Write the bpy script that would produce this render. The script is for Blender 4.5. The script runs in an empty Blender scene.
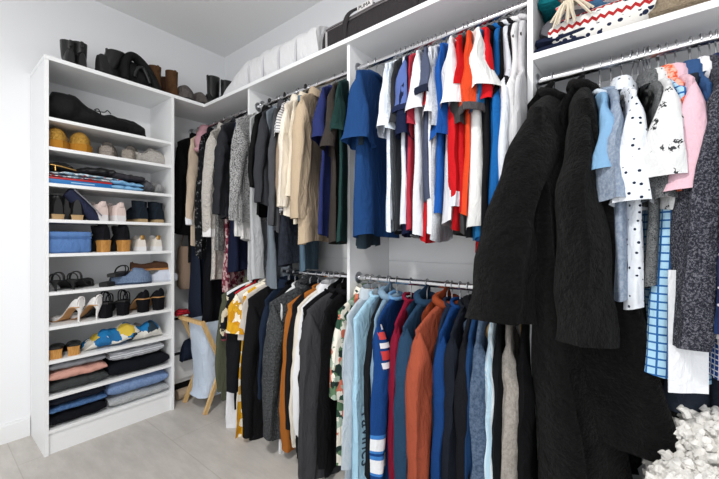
import bpy, bmesh, math, random
from mathutils import Vector, Matrix, noise
from mathutils.bvhtree import BVHTree
random.seed(7)
SC = bpy.context.scene
COL = SC.collection
# ------------------------------------------------------------------ camera model (719x479)
CAM = Vector((2.86, -1.70, 1.18)); FPX = 350.0; YAW = math.radians(38.2); HZ = 238.5
FWD = Vector((-math.sin(YAW), math.cos(YAW), 0)); RGT = Vector((math.cos(YAW), math.sin(YAW), 0))
def ray(px, py=HZ):
    return FWD + RGT*((px-359.5)/FPX) + Vector((0, 0, (HZ-py)/FPX))
def onX(px, py, X):
    d = ray(px, py); return CAM + d*((X-CAM.x)/d.x)
def onY(px, py, Y):
    d = ray(px, py); return CAM + d*((Y-CAM.y)/d.y)
def onZ(px, py, Z):
    d = ray(px, py); return CAM + d*((Z-CAM.z)/d.z)
def proj(p):
    v = Vector(p)-CAM; dep = v.dot(FWD); return 359.5+FPX*v.dot(RGT)/dep, HZ-FPX*v.z/dep, dep
# ------------------------------------------------------------------ materials
def lin(h):
    if isinstance(h, (tuple, list)): return tuple(h)
    h = h.lstrip('#'); c = [int(h[i:i+2], 16)/255 for i in (0, 2, 4)]
    return tuple(((x/12.92) if x <= .04045 else ((x+.055)/1.055)**2.4) for x in c)+(1,)
MATS = {}
class NT:
    def __init__(s, name):
        s.m = bpy.data.materials.new(name); s.m.use_nodes = True; s.t = s.m.node_tree
        s.b = s.t.nodes['Principled BSDF']; s.tc = None
    def n(s, typ, **kw):
        x = s.t.nodes.new(typ)
        for k, v in kw.items(): setattr(x, k, v)
        return x
    def l(s, a, b): s.t.links.new(a, b)
    def obj(s):
        if not s.tc: s.tc = s.n('ShaderNodeTexCoord')
        return s.tc.outputs['Object']
    def noise(s, scale, detail=3, rough=.6, vec=None):
        x = s.n('ShaderNodeTexNoise'); x.inputs['Scale'].default_value = scale
        x.inputs['Detail'].default_value = detail; x.inputs['Roughness'].default_value = rough
        s.l(vec or s.obj(), x.inputs['Vector']); return x
    def vor(s, scale, vec=None, feat='F1'):
        x = s.n('ShaderNodeTexVoronoi'); x.feature = feat; x.inputs['Scale'].default_value = scale
        s.l(vec or s.obj(), x.inputs['Vector']); return x
    def ramp(s, fac, stops, interp='LINEAR'):
        r = s.n('ShaderNodeValToRGB'); cr = r.color_ramp; cr.interpolation = interp
        while len(cr.elements) > 1: cr.elements.remove(cr.elements[-1])
        for i, (p, c) in enumerate(stops):
            e = cr.elements[0] if i == 0 else cr.elements.new(p)
            e.position = p; e.color = lin(c)
        s.l(fac, r.inputs['Fac']); return r.outputs['Color']
    def mix(s, fac, a, b, mode='MIX'):
        x = s.n('ShaderNodeMix'); x.data_type = 'RGBA'; x.blend_type = mode
        for sock, v in ((x.inputs['Factor'], fac), (x.inputs['A'], a), (x.inputs['B'], b)):
            if hasattr(v, 'links'): s.l(v, sock)
            elif isinstance(v, (int, float)): sock.default_value = v
            else: sock.default_value = lin(v)
        return x.outputs['Result']
    def math(s, op, a, b=0.0, c=None):
        x = s.n('ShaderNodeMath'); x.operation = op
        for i, v in enumerate((a, b) if c is None else (a, b, c)):
            if hasattr(v, 'links'): s.l(v, x.inputs[i])
            else: x.inputs[i].default_value = v
        return x.outputs[0]
    def bump(s, h, strength=.3, dist=.01):
        x = s.n('ShaderNodeBump'); x.inputs['Strength'].default_value = strength; x.inputs['Distance'].default_value = dist
        s.l(h, x.inputs['Height']); s.l(x.outputs['Normal'], s.b.inputs['Normal'])
    def set(s, col=None, rough=.85, metal=0, spec=.3, sheen=0):
        if col is not None:
            if hasattr(col, 'links'): s.l(col, s.b.inputs['Base Color'])
            else: s.b.inputs['Base Color'].default_value = lin(col)
        s.b.inputs['Roughness'].default_value = rough; s.b.inputs['Metallic'].default_value = metal
        s.b.inputs['Specular IOR Level'].default_value = spec
        if sheen: s.b.inputs['Sheen Weight'].default_value = sheen; s.b.inputs['Sheen Roughness'].default_value = .4
        return s.m
def hard(col, rough=.5, metal=0, spec=.4):
    k = ('hard', str(col), rough, metal, spec)
    if k not in MATS:
        t = NT('hard'); n = t.noise(35, 2)
        c = t.mix(t.math('MULTIPLY', n.outputs['Fac'], .03), col, '#808080', 'MIX') if not metal else col
        MATS[k] = t.set(c, rough, metal, spec)
    return MATS[k]
def fab(col, pat='plain', c2=None, sc=1.0, cols=None, split=None, rough=.9):
    """woven or knitted cloth; every pattern is laid out in the garment's own coordinates"""
    k = ('fab', col, pat, c2, sc, str(cols), split, rough)
    if k in MATS: return MATS[k]
    t = NT('cloth_'+pat); bs = .25; sheen = .0
    wv = t.noise(260, 2, .7); big = t.noise(9, 3, .6)
    mpw = t.n('ShaderNodeMapping'); mpw.inputs['Scale'].default_value = (22, 22, 9); t.l(t.obj(), mpw.inputs[0])
    wr = t.noise(1.0, 3, .55, mpw.outputs[0]); wr.inputs['Distortion'].default_value = 1.2
    h = t.math('ADD', t.math('MULTIPLY', wv.outputs['Fac'], .12), wr.outputs['Fac']); bd = .03; bs = .42
    sep = t.n('ShaderNodeSeparateXYZ'); t.l(t.obj(), sep.inputs[0])
    X, Y, Z = sep.outputs
    if pat in ('plaid', 'vstripe'):
        at = t.n('ShaderNodeAttribute'); at.attribute_name = 'arc'; U = at.outputs['Fac']
    base = col
    if pat == 'heather':
        base = t.ramp(t.noise(170*sc, 3, .75).outputs['Fac'], [(.38, col), (.62, c2)])
    elif pat == 'tweed':
        base = t.ramp(t.noise(210*sc, 3, .85).outputs['Fac'], [(.42, col), (.5, c2), (.58, col)] if cols is None else cols)
    elif pat == 'speck':
        base = t.ramp(t.noise(110*sc, 3, .8).outputs['Fac'], [(.44, col), (.56, c2)])
    elif pat == 'hstripe':
        base = t.ramp(t.math('FRACT', t.math('MULTIPLY', Z, 40*sc)), [(0, col), (.55, c2)], 'CONSTANT')
    elif pat == 'vstripe':
        base = t.ramp(t.math('FRACT', t.math('MULTIPLY', U, 40*sc)), [(0, col), (.6, c2)], 'CONSTANT')
    elif pat == 'plaid':
        a = t.ramp(t.math('FRACT', t.math('MULTIPLY', U, 46*sc)), [(0, '#000000'), (.78, '#ffffff')], 'CONSTANT')
        b = t.ramp(t.math('FRACT', t.math('MULTIPLY', Z, 46*sc)), [(0, '#000000'), (.78, '#ffffff')], 'CONSTANT')
        base = t.mix(t.mix(1.0, a, b, 'LIGHTEN'), col, c2)
    elif pat == 'dots':
        v = t.vor(42*sc); v.inputs['Randomness'].default_value = .75
        base = t.ramp(v.outputs['Distance'], [(0, c2), (.21, col)], 'CONSTANT')
    elif pat == 'palm':
        n2 = t.noise(130*sc, 2, .7)
        v = t.vor(30*sc)
        d = t.math('ADD', v.outputs['Distance'], t.math('MULTIPLY', t.math('SUBTRACT', n2.outputs['Fac'], .5), 1.3))
        base = t.ramp(d, [(0, c2), (.2, col)], 'CONSTANT')
    elif pat == 'floral':
        n2 = t.n('ShaderNodeVectorMath'); n2.operation = 'ADD'
        nz = t.noise(30*sc, 2); t.l(t.obj(), n2.inputs[0])
        ms = t.n('ShaderNodeVectorMath'); ms.operation = 'SCALE'; ms.inputs['Scale'].default_value = .035/sc
        t.l(nz.outputs['Color'], ms.inputs[0]); t.l(ms.outputs[0], n2.inputs[1])
        v = t.vor(24*sc, n2.outputs[0]); s2 = t.n('ShaderNodeSeparateColor'); t.l(v.outputs['Color'], s2.inputs[0])
        n = len(cols); base = t.ramp(s2.outputs[0], [(i/n, c) for i, c in enumerate(cols)], 'CONSTANT')
    elif pat == 'block':     # cols: [(depth below the collar in metres, colour)]
        base = t.ramp(t.math('MULTIPLY', Z, -1.0/1.4), [(d/1.4, c) for d, c in cols], 'CONSTANT')
    elif pat == 'nordic':
        zz = t.math('PINGPONG', t.math('MULTIPLY', Y, 1.0), .02)
        zig = t.math('ADD', Z, t.math('MULTIPLY', zz, .8))
        band = t.ramp(t.math('FRACT', t.math('MULTIPLY', zig, 9.0)), [(0, '#e9e6e2'), (.30, '#b02a2c'), (.42, '#e9e6e2'), (.62, '#b02a2c'), (.7, '#e9e6e2')], 'CONSTANT')
        v = t.vor(38); spots = t.ramp(v.outputs['Distance'], [(0, c2), (.33, '#ffffff')], 'CONSTANT')
        base = t.mix(1.0, band, spots, 'MULTIPLY')
    elif pat == 'fleece':
        v = t.vor(75*sc); n3 = t.noise(120*sc, 4, .8)
        h = t.math('ADD', t.math('MULTIPLY', v.outputs['Distance'], .7), n3.outputs['Fac']); bs = .9; bd = .025
        if c2: base = t.ramp(n3.outputs['Fac'], [(.35, col), (.65, c2)])
    elif pat == 'velvet':
        n3 = t.noise(90*sc, 4, .75); n4 = t.noise(16, 2, .5)
        h = t.math('ADD', t.math('MULTIPLY', n3.outputs['Fac'], .55), n4.outputs['Fac']); bs = .8; bd = .035; sheen = .05
        base = t.ramp(n3.outputs['Fac'], [(.35, col), (.68, c2)])
    if pat not in ('velvet', 'fleece'):
        base = t.mix(t.ramp(big.outputs['Fac'], [(.35, '#000000'), (.7, '#262626')]), base, '#ffffff' if pat == 'none' else base)
    t.bump(h, bs, bd)
    MATS[k] = t.set(base, rough, 0, .08, sheen); return MATS[k]
M = {}
def paint(name, col, rough=.55, var=.03, spec=.35):
    t = NT(name); n = t.noise(5, 4); n2 = t.noise(180, 2)
    c = t.mix(t.math('MULTIPLY', n.outputs['Fac'], var*2), col, '#9a9a9a'); t.bump(n2.outputs['Fac'], .05, .002)
    return t.set(c, rough, 0, spec)
M['wall'] = paint('wall_paint', '#ecedef', .85, .01, .2)
M['ceil'] = paint('ceiling_paint', '#efefef', .9, .01, .2)
M['white'] = paint('white_melamine', '#eeeff0', .4, .01, .4)
M['trim'] = paint('trim_paint', '#e9eaeb', .5, .01)
M['chrome'] = hard('#d8d8da', .22, 1)
M['steel'] = hard('#aeb0b4', .3, 1)
M['blackp'] = hard('#141414', .5)
M['wood'] = None
def wood(name, a, b, sc=1):
    t = NT(name); mp = t.n('ShaderNodeMapping'); mp.inputs['Scale'].default_value = (14*sc, 14*sc, 2.2*sc); t.l(t.obj(), mp.inputs[0])
    n = t.noise(3, 5, .65, mp.outputs[0]); c = t.ramp(n.outputs['Fac'], [(.3, a), (.7, b)]); t.bump(n.outputs['Fac'], .1, .003)
    return t.set(c, .5, 0, .35)
M['wood'] = wood('pale_pine', '#c79f68', '#e0c08c')
M['heelwood'] = wood('stacked_heel', '#a56f33', '#cf9a55', 4)
def floor_mat():
    t = NT('floor_tile')
    mp = t.n('ShaderNodeMapping'); mp.inputs['Location'].default_value = (.466, .17, 0); t.l(t.obj(), mp.inputs[0])
    br = t.n('ShaderNodeTexBrick'); br.offset = .33; br.inputs['Scale'].default_value = 1.0
    br.inputs['Brick Width'].default_value = 1.2; br.inputs['Row Height'].default_value = .6; br.inputs['Mortar Size'].default_value = .0022
    br.inputs['Color1'].default_value = (1, 1, 1, 1); br.inputs['Color2'].default_value = (.94, .94, .94, 1); br.inputs['Mortar'].default_value = (.80, .79, .77, 1)
    t.l(mp.outputs[0], br.inputs['Vector'])
    m2 = t.n('ShaderNodeMapping'); m2.inputs['Scale'].default_value = (2.2, 7, 1); m2.inputs['Rotation'].default_value = (0, 0, .15); t.l(t.obj(), m2.inputs[0])
    n = t.noise(2.2, 6, .68, m2.outputs[0]); n2 = t.noise(60, 3)
    c = t.ramp(n.outputs['Fac'], [(.3, '#b4afa9'), (.5, '#beb9b3'), (.62, '#c5c0ba'), (.75, '#bab5ae')])
    c = t.mix(1.0, c, br.outputs['Color'], 'MULTIPLY'); t.bump(n2.outputs['Fac'], .04, .002)
    return t.set(c, .42, 0, .35)
M['floor'] = floor_mat()
# ------------------------------------------------------------------ mesh helpers
class MB:
    def __init__(s): s.v = []; s.f = []
    def add(s, vs, fs):
        o = len(s.v); s.v += [Vector(p) for p in vs]; s.f += [tuple(i+o for i in f) for f in fs]; return s
    def box(s, x0, x1, y0, y1, z0, z1, bev=0.0):
        if bev <= 0:
            v = [(x0,y0,z0),(x1,y0,z0),(x1,y1,z0),(x0,y1,z0),(x0,y0,z1),(x1,y0,z1),(x1,y1,z1),(x0,y1,z1)]
            return s.add(v, [(3,2,1,0),(4,5,6,7),(0,1,5,4),(1,2,6,5),(2,3,7,6),(3,0,4,7)])
        bm = bmesh.new(); bmesh.ops.create_cube(bm, size=1.0)
        bmesh.ops.scale(bm, vec=(x1-x0, y1-y0, z1-z0), verts=bm.verts)
        bmesh.ops.translate(bm, vec=((x0+x1)/2, (y0+y1)/2, (z0+z1)/2), verts=bm.verts)
        bmesh.ops.bevel(bm, geom=bm.edges[:], offset=bev, segments=2, affect='EDGES', profile=.5)
        bm.verts.index_update(); s.add([v.co.copy() for v in bm.verts], [[v.index for v in f.verts] for f in bm.faces]); bm.free(); return s
    def loft(s, rings, closed=True, cap0=False, cap1=False):
        n = len(rings[0]); vs = [p for r in rings for p in r]; fs = []
        for i in range(len(rings)-1):
            for j in range(n if closed else n-1):
                k = (j+1) % n; fs.append((i*n+j, i*n+k, (i+1)*n+k, (i+1)*n+j))
        if cap0: fs.append(tuple(reversed(range(n))))
        if cap1: fs.append(tuple((len(rings)-1)*n+j for j in range(n)))
        return s.add(vs, fs)
    def tube(s, path, r, n=8, cap=True, flat=1.0):
        P = [Vector(p) for p in path]; R = r if isinstance(r, (list, tuple)) else [r]*len(P); rings = []; up = None
        for i, p in enumerate(P):
            t = (P[min(i+1, len(P)-1)]-P[max(i-1, 0)]).normalized()
            if up is None:
                a = Vector((0, 0, 1)) if abs(t.z) < .9 else Vector((1, 0, 0)); up = (a-t*a.dot(t)).normalized()
            else: up = (up-t*up.dot(t)).normalized()
            q = t.cross(up)
            rings.append([p+up*(R[i]*math.cos(2*math.pi*j/n))+q*(R[i]*flat*math.sin(2*math.pi*j/n)) for j in range(n)])
        return s.loft(rings, True, cap, cap)
    def lathe(s, prof, c=(0,0,0), n=20, sx=1, sy=1):
        c = Vector(c)
        return s.loft([[c+Vector((r*sx*math.cos(2*math.pi*j/n), r*sy*math.sin(2*math.pi*j/n), z)) for j in range(n)] for r, z in prof], True, True, True)
    def xf(s, m): s.v = [m @ p for p in s.v]; return s
    def warp(s, fn): s.v = [Vector(fn(p)) for p in s.v]; return s
    def build(s, name, mat, parent=None, smooth=True, loc=None, recalc=True):
        me = bpy.data.meshes.new(name); me.from_pydata([tuple(p) for p in s.v], [], s.f); me.update()
        if recalc:
            bm = bmesh.new(); bm.from_mesh(me); bmesh.ops.recalc_face_normals(bm, faces=bm.faces); bm.to_mesh(me); bm.free()
        if smooth:
            me.polygons.foreach_set('use_smooth', [True]*len(me.polygons))
            try: me.set_sharp_from_angle(angle=math.radians(50))
            except Exception: pass
        me.materials.append(mat)
        o = bpy.data.objects.new(name, me); COL.objects.link(o)
        if parent: o.parent = parent
        if loc: o.location = loc
        return o
def spline(pts, n):
    """Catmull-Rom resample of a list of tuples to n points"""
    P = [Vector(p) for p in pts]; out = []
    m = len(P)-1
    for i in range(n):
        t = i/(n-1)*m; k = min(int(t), m-1); u = t-k
        p0 = P[max(k-1, 0)]; p1 = P[k]; p2 = P[k+1]; p3 = P[min(k+2, m)]
        out.append(.5*((2*p1)+(p2-p0)*u+(2*p0-5*p1+4*p2-p3)*u*u+(3*p1-p0-3*p2+p3)*u**3))
    return out
def tag(o, label, cat, group=None, kind=None):
    o['label'] = label; o['category'] = cat
    if group: o['group'] = group
    if kind: o['kind'] = kind
    return o
def thing(name, label, cat, loc=(0,0,0), rz=0.0, group=None):
    o = bpy.data.objects.new(name, None); COL.objects.link(o); o.empty_display_size = .05
    o.location = loc; o.rotation_euler = (0, 0, rz); return tag(o, label, cat, group)
def struct(name, mb, mat, label, cat='room', smooth=False):
    o = mb.build(name, mat, None, smooth); o['kind'] = 'structure'; o['label'] = label; o['category'] = cat; return o
def copy_tree(o, parent=None):
    c = o.copy(); COL.objects.link(c)
    if parent: c.parent = parent
    for ch in list(o.children): copy_tree(ch, c)
    return c
def set_arc(o, n):
    me = o.data; at = me.attributes.new('arc', 'FLOAT', 'POINT'); v = me.vertices
    for r in range(0, len(v)-n+1, n):
        acc = 0.0
        for j in range(n):
            if j: acc += (v[r+j].co-v[r+j-1].co).length
            at.data[r+j].value = acc
        if n == 36:
            m0 = at.data[r+18].value
            for j in range(n): at.data[r+j].value -= m0-5
def nz(x, y, z): return noise.noise(Vector((x, y, z)))
def lettering(txt, size, mat, parent, mw, depth=.0012):
    cu = bpy.data.curves.new('lettering', 'FONT'); cu.body = txt; cu.size = size; cu.align_x = 'CENTER'; cu.align_y = 'CENTER'; cu.extrude = depth
    to = bpy.data.objects.new('tmp', cu); COL.objects.link(to); bpy.context.view_layer.update()
    me = bpy.data.meshes.new_from_object(to.evaluated_get(bpy.context.evaluated_depsgraph_get())); bpy.data.objects.remove(to)
    me.transform(mw); me.materials.append(mat); o = bpy.data.objects.new('lettering', me); COL.objects.link(o); o.parent = parent; return o
# ------------------------------------------------------------------ the room
H = 2.785
struct('floor', MB().box(-.1, 4.6, -3.2, .1, -.1, 0), M['floor'], 'pale greige wood-look tiled closet floor', 'floor')
struct('wall_left', MB().box(-.1, 0, -3.2, .1, 0, H), M['wall'], 'plain white wall behind the shoe shelves', 'wall')
struct('wall_back', MB().box(0, 4.6, 0, .1, 0, H), M['wall'], 'plain white wall behind the hanging rods', 'wall')
struct('ceiling', MB().box(-.1, 4.6, -3.2, .1, H, H+.1), M['ceil'], 'plain pale grey flat ceiling', 'ceiling')
struct('baseboard_left', MB().box(0, .014, -3.2, -1.272, 0, .10).box(0, .009, -3.2, -1.272, .10, .112), M['trim'], 'white baseboard along the left wall', 'baseboard')
struct('baseboard_back', MB().box(.0, 3.4, -.014, 0, 0, .10), M['trim'], 'white baseboard along the back wall', 'baseboard')
D = .36; ZT = 2.15; DIV = (.89, 1.735, 2.57, 3.41)
SH = [1.843, 1.682, 1.484, 1.286, 1.097, .886, .697, .511, .318, .134]
YU0, YU1 = -1.268, -.592
# top shelf: one L-shaped board
ts = MB(); T = .022
L_ = [(0,-1.270),(D+.004,-1.270),(D+.004,-D-.018),(DIV[2]-.009,-D-.018),(DIV[2]-.009,0),(0,0)]
n = len(L_); ts.add([(x,y,ZT) for x,y in L_]+[(x,y,ZT+T) for x,y in L_], [tuple(reversed(range(n))), tuple(range(n,2*n))]+[(i,(i+1)%n,n+(i+1)%n,n+i) for i in range(n)])
o = ts.build('top_shelf', M['white'], None, False); tag(o, 'long white L-shaped top shelf turning the corner above shoes and clothes', 'shelf')
un = thing('shoe_shelving', 'tall white open shelving unit full of shoes and folded clothes', 'shelving unit', (0, YU0, 0))
MB().box(.003, D, 0, .018, 0, ZT).build('side_panel', M['white'], un, False)
MB().box(.003, D, YU1-YU0-.018, YU1-YU0, 0, ZT).build('side_panel', M['white'], un, False)
MB().box(.003, .010, .018, YU1-YU0-.018, .1, ZT).build('back_panel', M['white'], un, False)
MB().box(D-.03, D-.012, .018, YU1-YU0-.018, 0, SH[-1]-.018).build('kick_board', M['white'], un, False)
for z in SH: MB().box(.010, D-.002, .018, YU1-YU0-.018, z-.018, z).build('shelf', M['white'], un, False)
for i, x in enumerate(DIV):
    zt = ZT if i < 2 else H-.1
    lb = ['white upright panel between the coats and the beige clothes', 'white upright panel left of the navy tee, at the middle of the rods',
          'tall white upright panel left of the black plush robes', 'white upright panel at the far right end of the robe rod'][i]
    o = MB().box(x-.009, x+.009, -D, -.002, 0, zt).build('divider_panel', M['white'], None, False); tag(o, lb, 'panel')
for i, (x0, x1) in enumerate(((DIV[0], DIV[1]), (DIV[1], DIV[2]))):
    o = MB().box(x0+.012, x1-.012, -.012, -.003, 1.059, ZT-.02).box(x0+.012, x1-.012, -.012, -.003, .0, 1.052).build('back_panel', M['white'], None, False)
    tag(o, ['white backing boards behind the left pair of rods', 'white backing boards behind the right pair of rods'][i], 'panel')
o = MB().box(DIV[2]+.01, DIV[3]-.01, -D, -.003, 1.806, 1.828).build('lower_shelf', M['white'], None, False); tag(o, 'white shelf holding knitwear above the robes, right', 'shelf')
RY = -.29; RODZ = {'U': 2.05, 'L': .98, 'R': 1.752}
def rod(x0, x1, z, label):
    t = thing('closet_rod', label, 'clothes rod', (x0, RY, z))
    MB().tube([(0.004,0,0),(x1-x0-.004,0,0)], .015, 14).build('tube', M['chrome'], t)
    for e in (.0005, x1-x0-.0085): MB().lathe([(.03,0),(.03,.004),(.019,.008)], n=16).xf(Matrix.Translation((e,0,0)) @ Matrix.Rotation(math.pi/2,4,'Y')).build('end_flange', M['steel'], t)
rod(.0, DIV[0]-.009, 2.05, 'chrome rod carrying coats in the far left corner')
rod(DIV[0]+.009, DIV[1]-.009, 2.05, 'upper chrome rod carrying beige shirts and the tweed jacket')
rod(DIV[1]+.009, DIV[2]-.009, 2.05, 'upper chrome rod packed with colourful t-shirts')
rod(DIV[0]+.009, DIV[1]-.009, .98, 'lower chrome rod carrying floral blouse and fleece jacket')
rod(DIV[1]+.009, DIV[2]-.009, .98, 'lower chrome rod carrying hoodies and sweaters')
rod(DIV[2]+.009, DIV[3]-.009, RODZ['R'], 'chrome rod under the right shelf carrying robes and shirts')
# ------------------------------------------------------------------ hangers
def hanger_proto(kind, drop):
    t = thing('hanger', 'x', 'hanger')
    thick = kind != 'wire'; r = .0022 if not thick else .0055
    R = .0175+r if not thick else .024
    pts = [(0,0,-.006),(0,0,.03)]+[(0, R*math.cos(a), .075-.015+.0175+ .0+R*math.sin(a)-(.0)) for a in [math.radians(q) for q in range(-70, 200, 18)]]
    zc = drop
    pts = [(0,0,-.006),(0,0,zc-R-.012),(0,R*.5,zc-R*.95)]+[(0, R*math.cos(math.radians(q)), zc+R*math.sin(math.radians(q))) for q in range(-45, 215, 20)]
    m = {'wire': M['steel'], 'wirep': M['steel'], 'black': M['blackp'], 'wood': M['steel'], 'velvet': M['steel']}[kind]
    MB().tube(pts, r if kind != 'velvet' else .0022, 8).build('hook', m, t)
    arm = {'wire': M['blackp'], 'black': M['blackp'], 'wood': M['heelwood'], 'velvet': M['blackp']}[kind]
    ar = .005 if kind == 'wire' else .0075
    b = MB(); top = [(0, y, -.004-.062*(abs(y)/.17)**1.05) for y in [-.17+.34*i/16 for i in range(17)]]
    b.tube(top, ar, 8, True, .7)
    if kind != 'wood': b.tube([top[0], (0,-.176,-.075), (0,-.16,-.083), (0,0,-.083), (0,.16,-.083), (0,.176,-.075), top[-1]], ar*.8, 8, True, .7)
    b.build('arms', arm, t)
    return t
HP = {}
ROWS = {'U0': 'thin hanger with a bent metal hook on the corner rod', 'U1': 'thin hanger with a bent metal hook on the upper rod of beige shirts',
        'U2': 'thin hanger with a bent metal hook on the upper rod of t-shirts', 'L1': 'thin hanger with a bent metal hook on the lower left rod',
        'L2': 'thin hanger with a bent metal hook on the lower rod of hoodies', 'R': 'thin hanger with a bent metal hook on the rod of robes and shirts'}
HD = {'U': .075, 'L': .072, 'R': .108}
def put_hanger(kind, loc, rz, label=None, group=None, drop=.075, narrow=1.0):
    key = (kind, drop)
    if key not in HP: o = HP[key] = hanger_proto(kind, drop)
    else: o = copy_tree(HP[key])
    o.scale = (1, narrow, 1)
    o.location = loc; o.rotation_euler = (0, 0, rz); o['label'] = label
    if group: o['group'] = group
    elif 'group' in o: del o['group']
    return o
# ------------------------------------------------------------------ garments on hangers
def torso_mb(W, L, drop, hem, b0, b1, seed, neck=.065, tank=False, fold=.012, nring=36, skirt=False, lean=0.0):
    rs = random.Random(seed); ph = [rs.uniform(0, 6.28) for _ in range(6)]; kf = rs.uniform(2.2, 3.6)
    lev = []
    if skirt:
        for i in range(4): lev.append((W, -.045-.01*i, .010+.001*i, 0))
    else:
        for i in range(7):
            t = i/6; lev.append((neck+(W-neck)*t, -drop*t**1.15+.004*math.sin(t*3.1), .017+(b0-.017)*t, 0))
    z0 = lev[-1][1]; nb = 20
    for i in range(1, nb+1):
        s = i/nb; z = z0+(-L-z0)*s
        if tank:
            w = W*(1-.15*math.sin(min(s/.22, 1)*math.pi)) if s < .22 else W+(hem-W)*min(1, (s-.22)/.12)
        else:
            w = W*(1-.05*min(1, s*6))+(hem-W)*s
        lev.append((w, z, b0+(b1-b0)*s, s))
    rings = []
    for a, z, b, s in lev:
        r = []
        for j in range(nring):
            q = 2*math.pi*j/nring; cy = math.cos(q); sy = math.sin(q)
            y = a*(abs(cy)**.85)*(1 if cy >= 0 else -1)
            x = b*(abs(sy)**.75)*(1 if sy >= 0 else -1)
            u = y/max(W, .05)
            f = fold*(.15+s)*(math.sin(kf*u*2.1+ph[0]+s*.8)+.5*math.sin(kf*u*4.3+ph[1]-s))
            br = 1+.35*s*math.sin(3*q+ph[2])+.25*s*math.sin(5*q+ph[3])
            x = x*br+f+lean*s**1.3+.010*nz(y*7, z*5, seed)*(1 if s > 0 else .3)
            y2 = y+.012*s*math.sin(ph[4]+q*2)+.006*nz(z*9, seed*1.3, q)*(s > 0)
            zz = z+(.010*s**6*math.sin(2*q+ph[5]))
            r.append((x, y2, zz))
        rings.append(r)
    return MB().loft(rings)
def sleeve_mb(s, W, drop, length, kind, thick, seed, sx=0.0, wide=1.0, nring=20):
    """s: -1 is the side towards the room"""
    rs = random.Random(seed*3+s); ph = [rs.uniform(0, 6.28) for _ in range(4)]
    if kind == 'short':
        k = length/.21
        O = [(W-.012, -drop+.006), (W+.030, -drop-.07*k), (W+.045, -drop-.20*k)]
        I = [(W-.075, -drop-.13), (W-.085, -drop-.17), (W-.085*wide, -drop-.215*k)]
        n = 12
    else:
        O = [(W-.018, -drop+.006), (W+.006, -drop-.08), (W+.026, -drop-.36*length), (W+.034, -drop-.7*length), (W+.026, -drop-length)]
        I = [(W-.085, -drop-.15), (W-.10*wide, -drop-.22), (W-.085*wide, -drop-.42*length), (W-.066*wide, -drop-.72*length), (W-.046*wide, -drop-length-.004)]
        n = 22
    if kind == 'robe':
        O = [(W-.03, -drop+.01), (W+.015, -drop-.10), (W+.075, -drop-.5*length), (W+.125, -drop-length)]
        I = [(W-.11, -drop-.20), (W-.10, -drop-.32), (W-.06, -drop-.6*length), (W-.045, -drop-length-.02)]; n = 26
    O = spline([(a, b, 0) for a, b in O], n); I = spline([(a, b, 0) for a, b in I], n); rings = []
    for i in range(n):
        t = i/(n-1); c = (O[i]+I[i])/2; h = (O[i]-I[i])/2
        b = (.010+(thick-.010)*min(1, t*3.2)) if kind == 'short' else .010+(thick-.010)*min(1, t*6)*(1-.35*t)
        if kind == 'robe': b = .03+(thick-.03)*min(1, .45+.55*t) if t > .12 else .03+(thick-.03)*.45*t/.12
        if kind == 'short': b = .010+(thick*1.2-.010)*t
        r = []
        for j in range(nring):
            q = 2*math.pi*j/nring; p = c+h*math.cos(q); x = b*math.sin(q)
            am = min(1, t*2.5)
            x += sx*t+am*(b*.28*math.sin(ph[0]+t*2+3*q)+.004*math.sin(ph[1]+t*9)+(.022 if kind == 'robe' else .007)*nz(p.x*9, p.y*(7 if kind == 'robe' else 13), seed+math.cos(q)))
            yy = p.x+am*(.004*math.sin(ph[2]+t*11+q)+.004*nz(p.x*6, p.y*24, seed))
            r.append((x, s*yy, p.y))
        rings.append(r)
    return MB().loft(rings, True, True, False)
def ring_tube(a, b, zc, tilt, r, n=22, lift=0.0, wob=0.0, seed=0, flat=1.0):
    P = []
    for j in range(n+1):
        q = 2*math.pi*j/n
        P.append((b*math.cos(q), a*math.sin(q), zc+tilt*math.cos(q)+lift*math.cos(q)**2+wob*nz(q*2, seed, 0)))
    return MB().tube(P, r, 8, False, flat)
def hood_mb(side, seed, sc=1.0):
    """a hood fallen open behind the collar, on the side the back faces"""
    rings = []
    for i in range(11):
        t = i/10; rad = [.035, .075, .098, .108, .104, .10, .094, .086, .072, .05, .015][i]*sc
        r = []
        for j in range(20):
            q = 2*math.pi*j/20
            x = side*(.006+.062*math.sin(t*2.6)*sc)+.030*math.cos(q)*(.45+.55*math.sin(t*3.14))
            y = rad*math.sin(q)*.95
            z = .03-.20*t*sc+.045*math.cos(q)*math.cos(t*3.1)*sc
            x += .008*nz(y*18, z*18, seed); r.append((x, y, z+.006*nz(y*14, t*5, seed+4)))
        rings.append(r)
    return MB().loft(rings, True, True, True)
def bvh_of(o):
    me = o.data; return BVHTree.FromPolygons([v.co for v in me.vertices], [p.vertices[:] for p in me.polygons])
def stick(mesh_obj, target, dirn, off=.0015):
    """lay a flat part on the cloth it is sewn to: every vertex keeps its height above the cloth"""
    bv = bvh_of(target); d = Vector(dirn)
    for v in mesh_obj.data.vertices:
        h = v.co.dot(d); o = v.co-d*(h-.6)
        hit = bv.ray_cast(o, -d)
        if hit[0] is not None: v.co = hit[0]+d*(off+h)
GARM = {}; DBG = []
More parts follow.
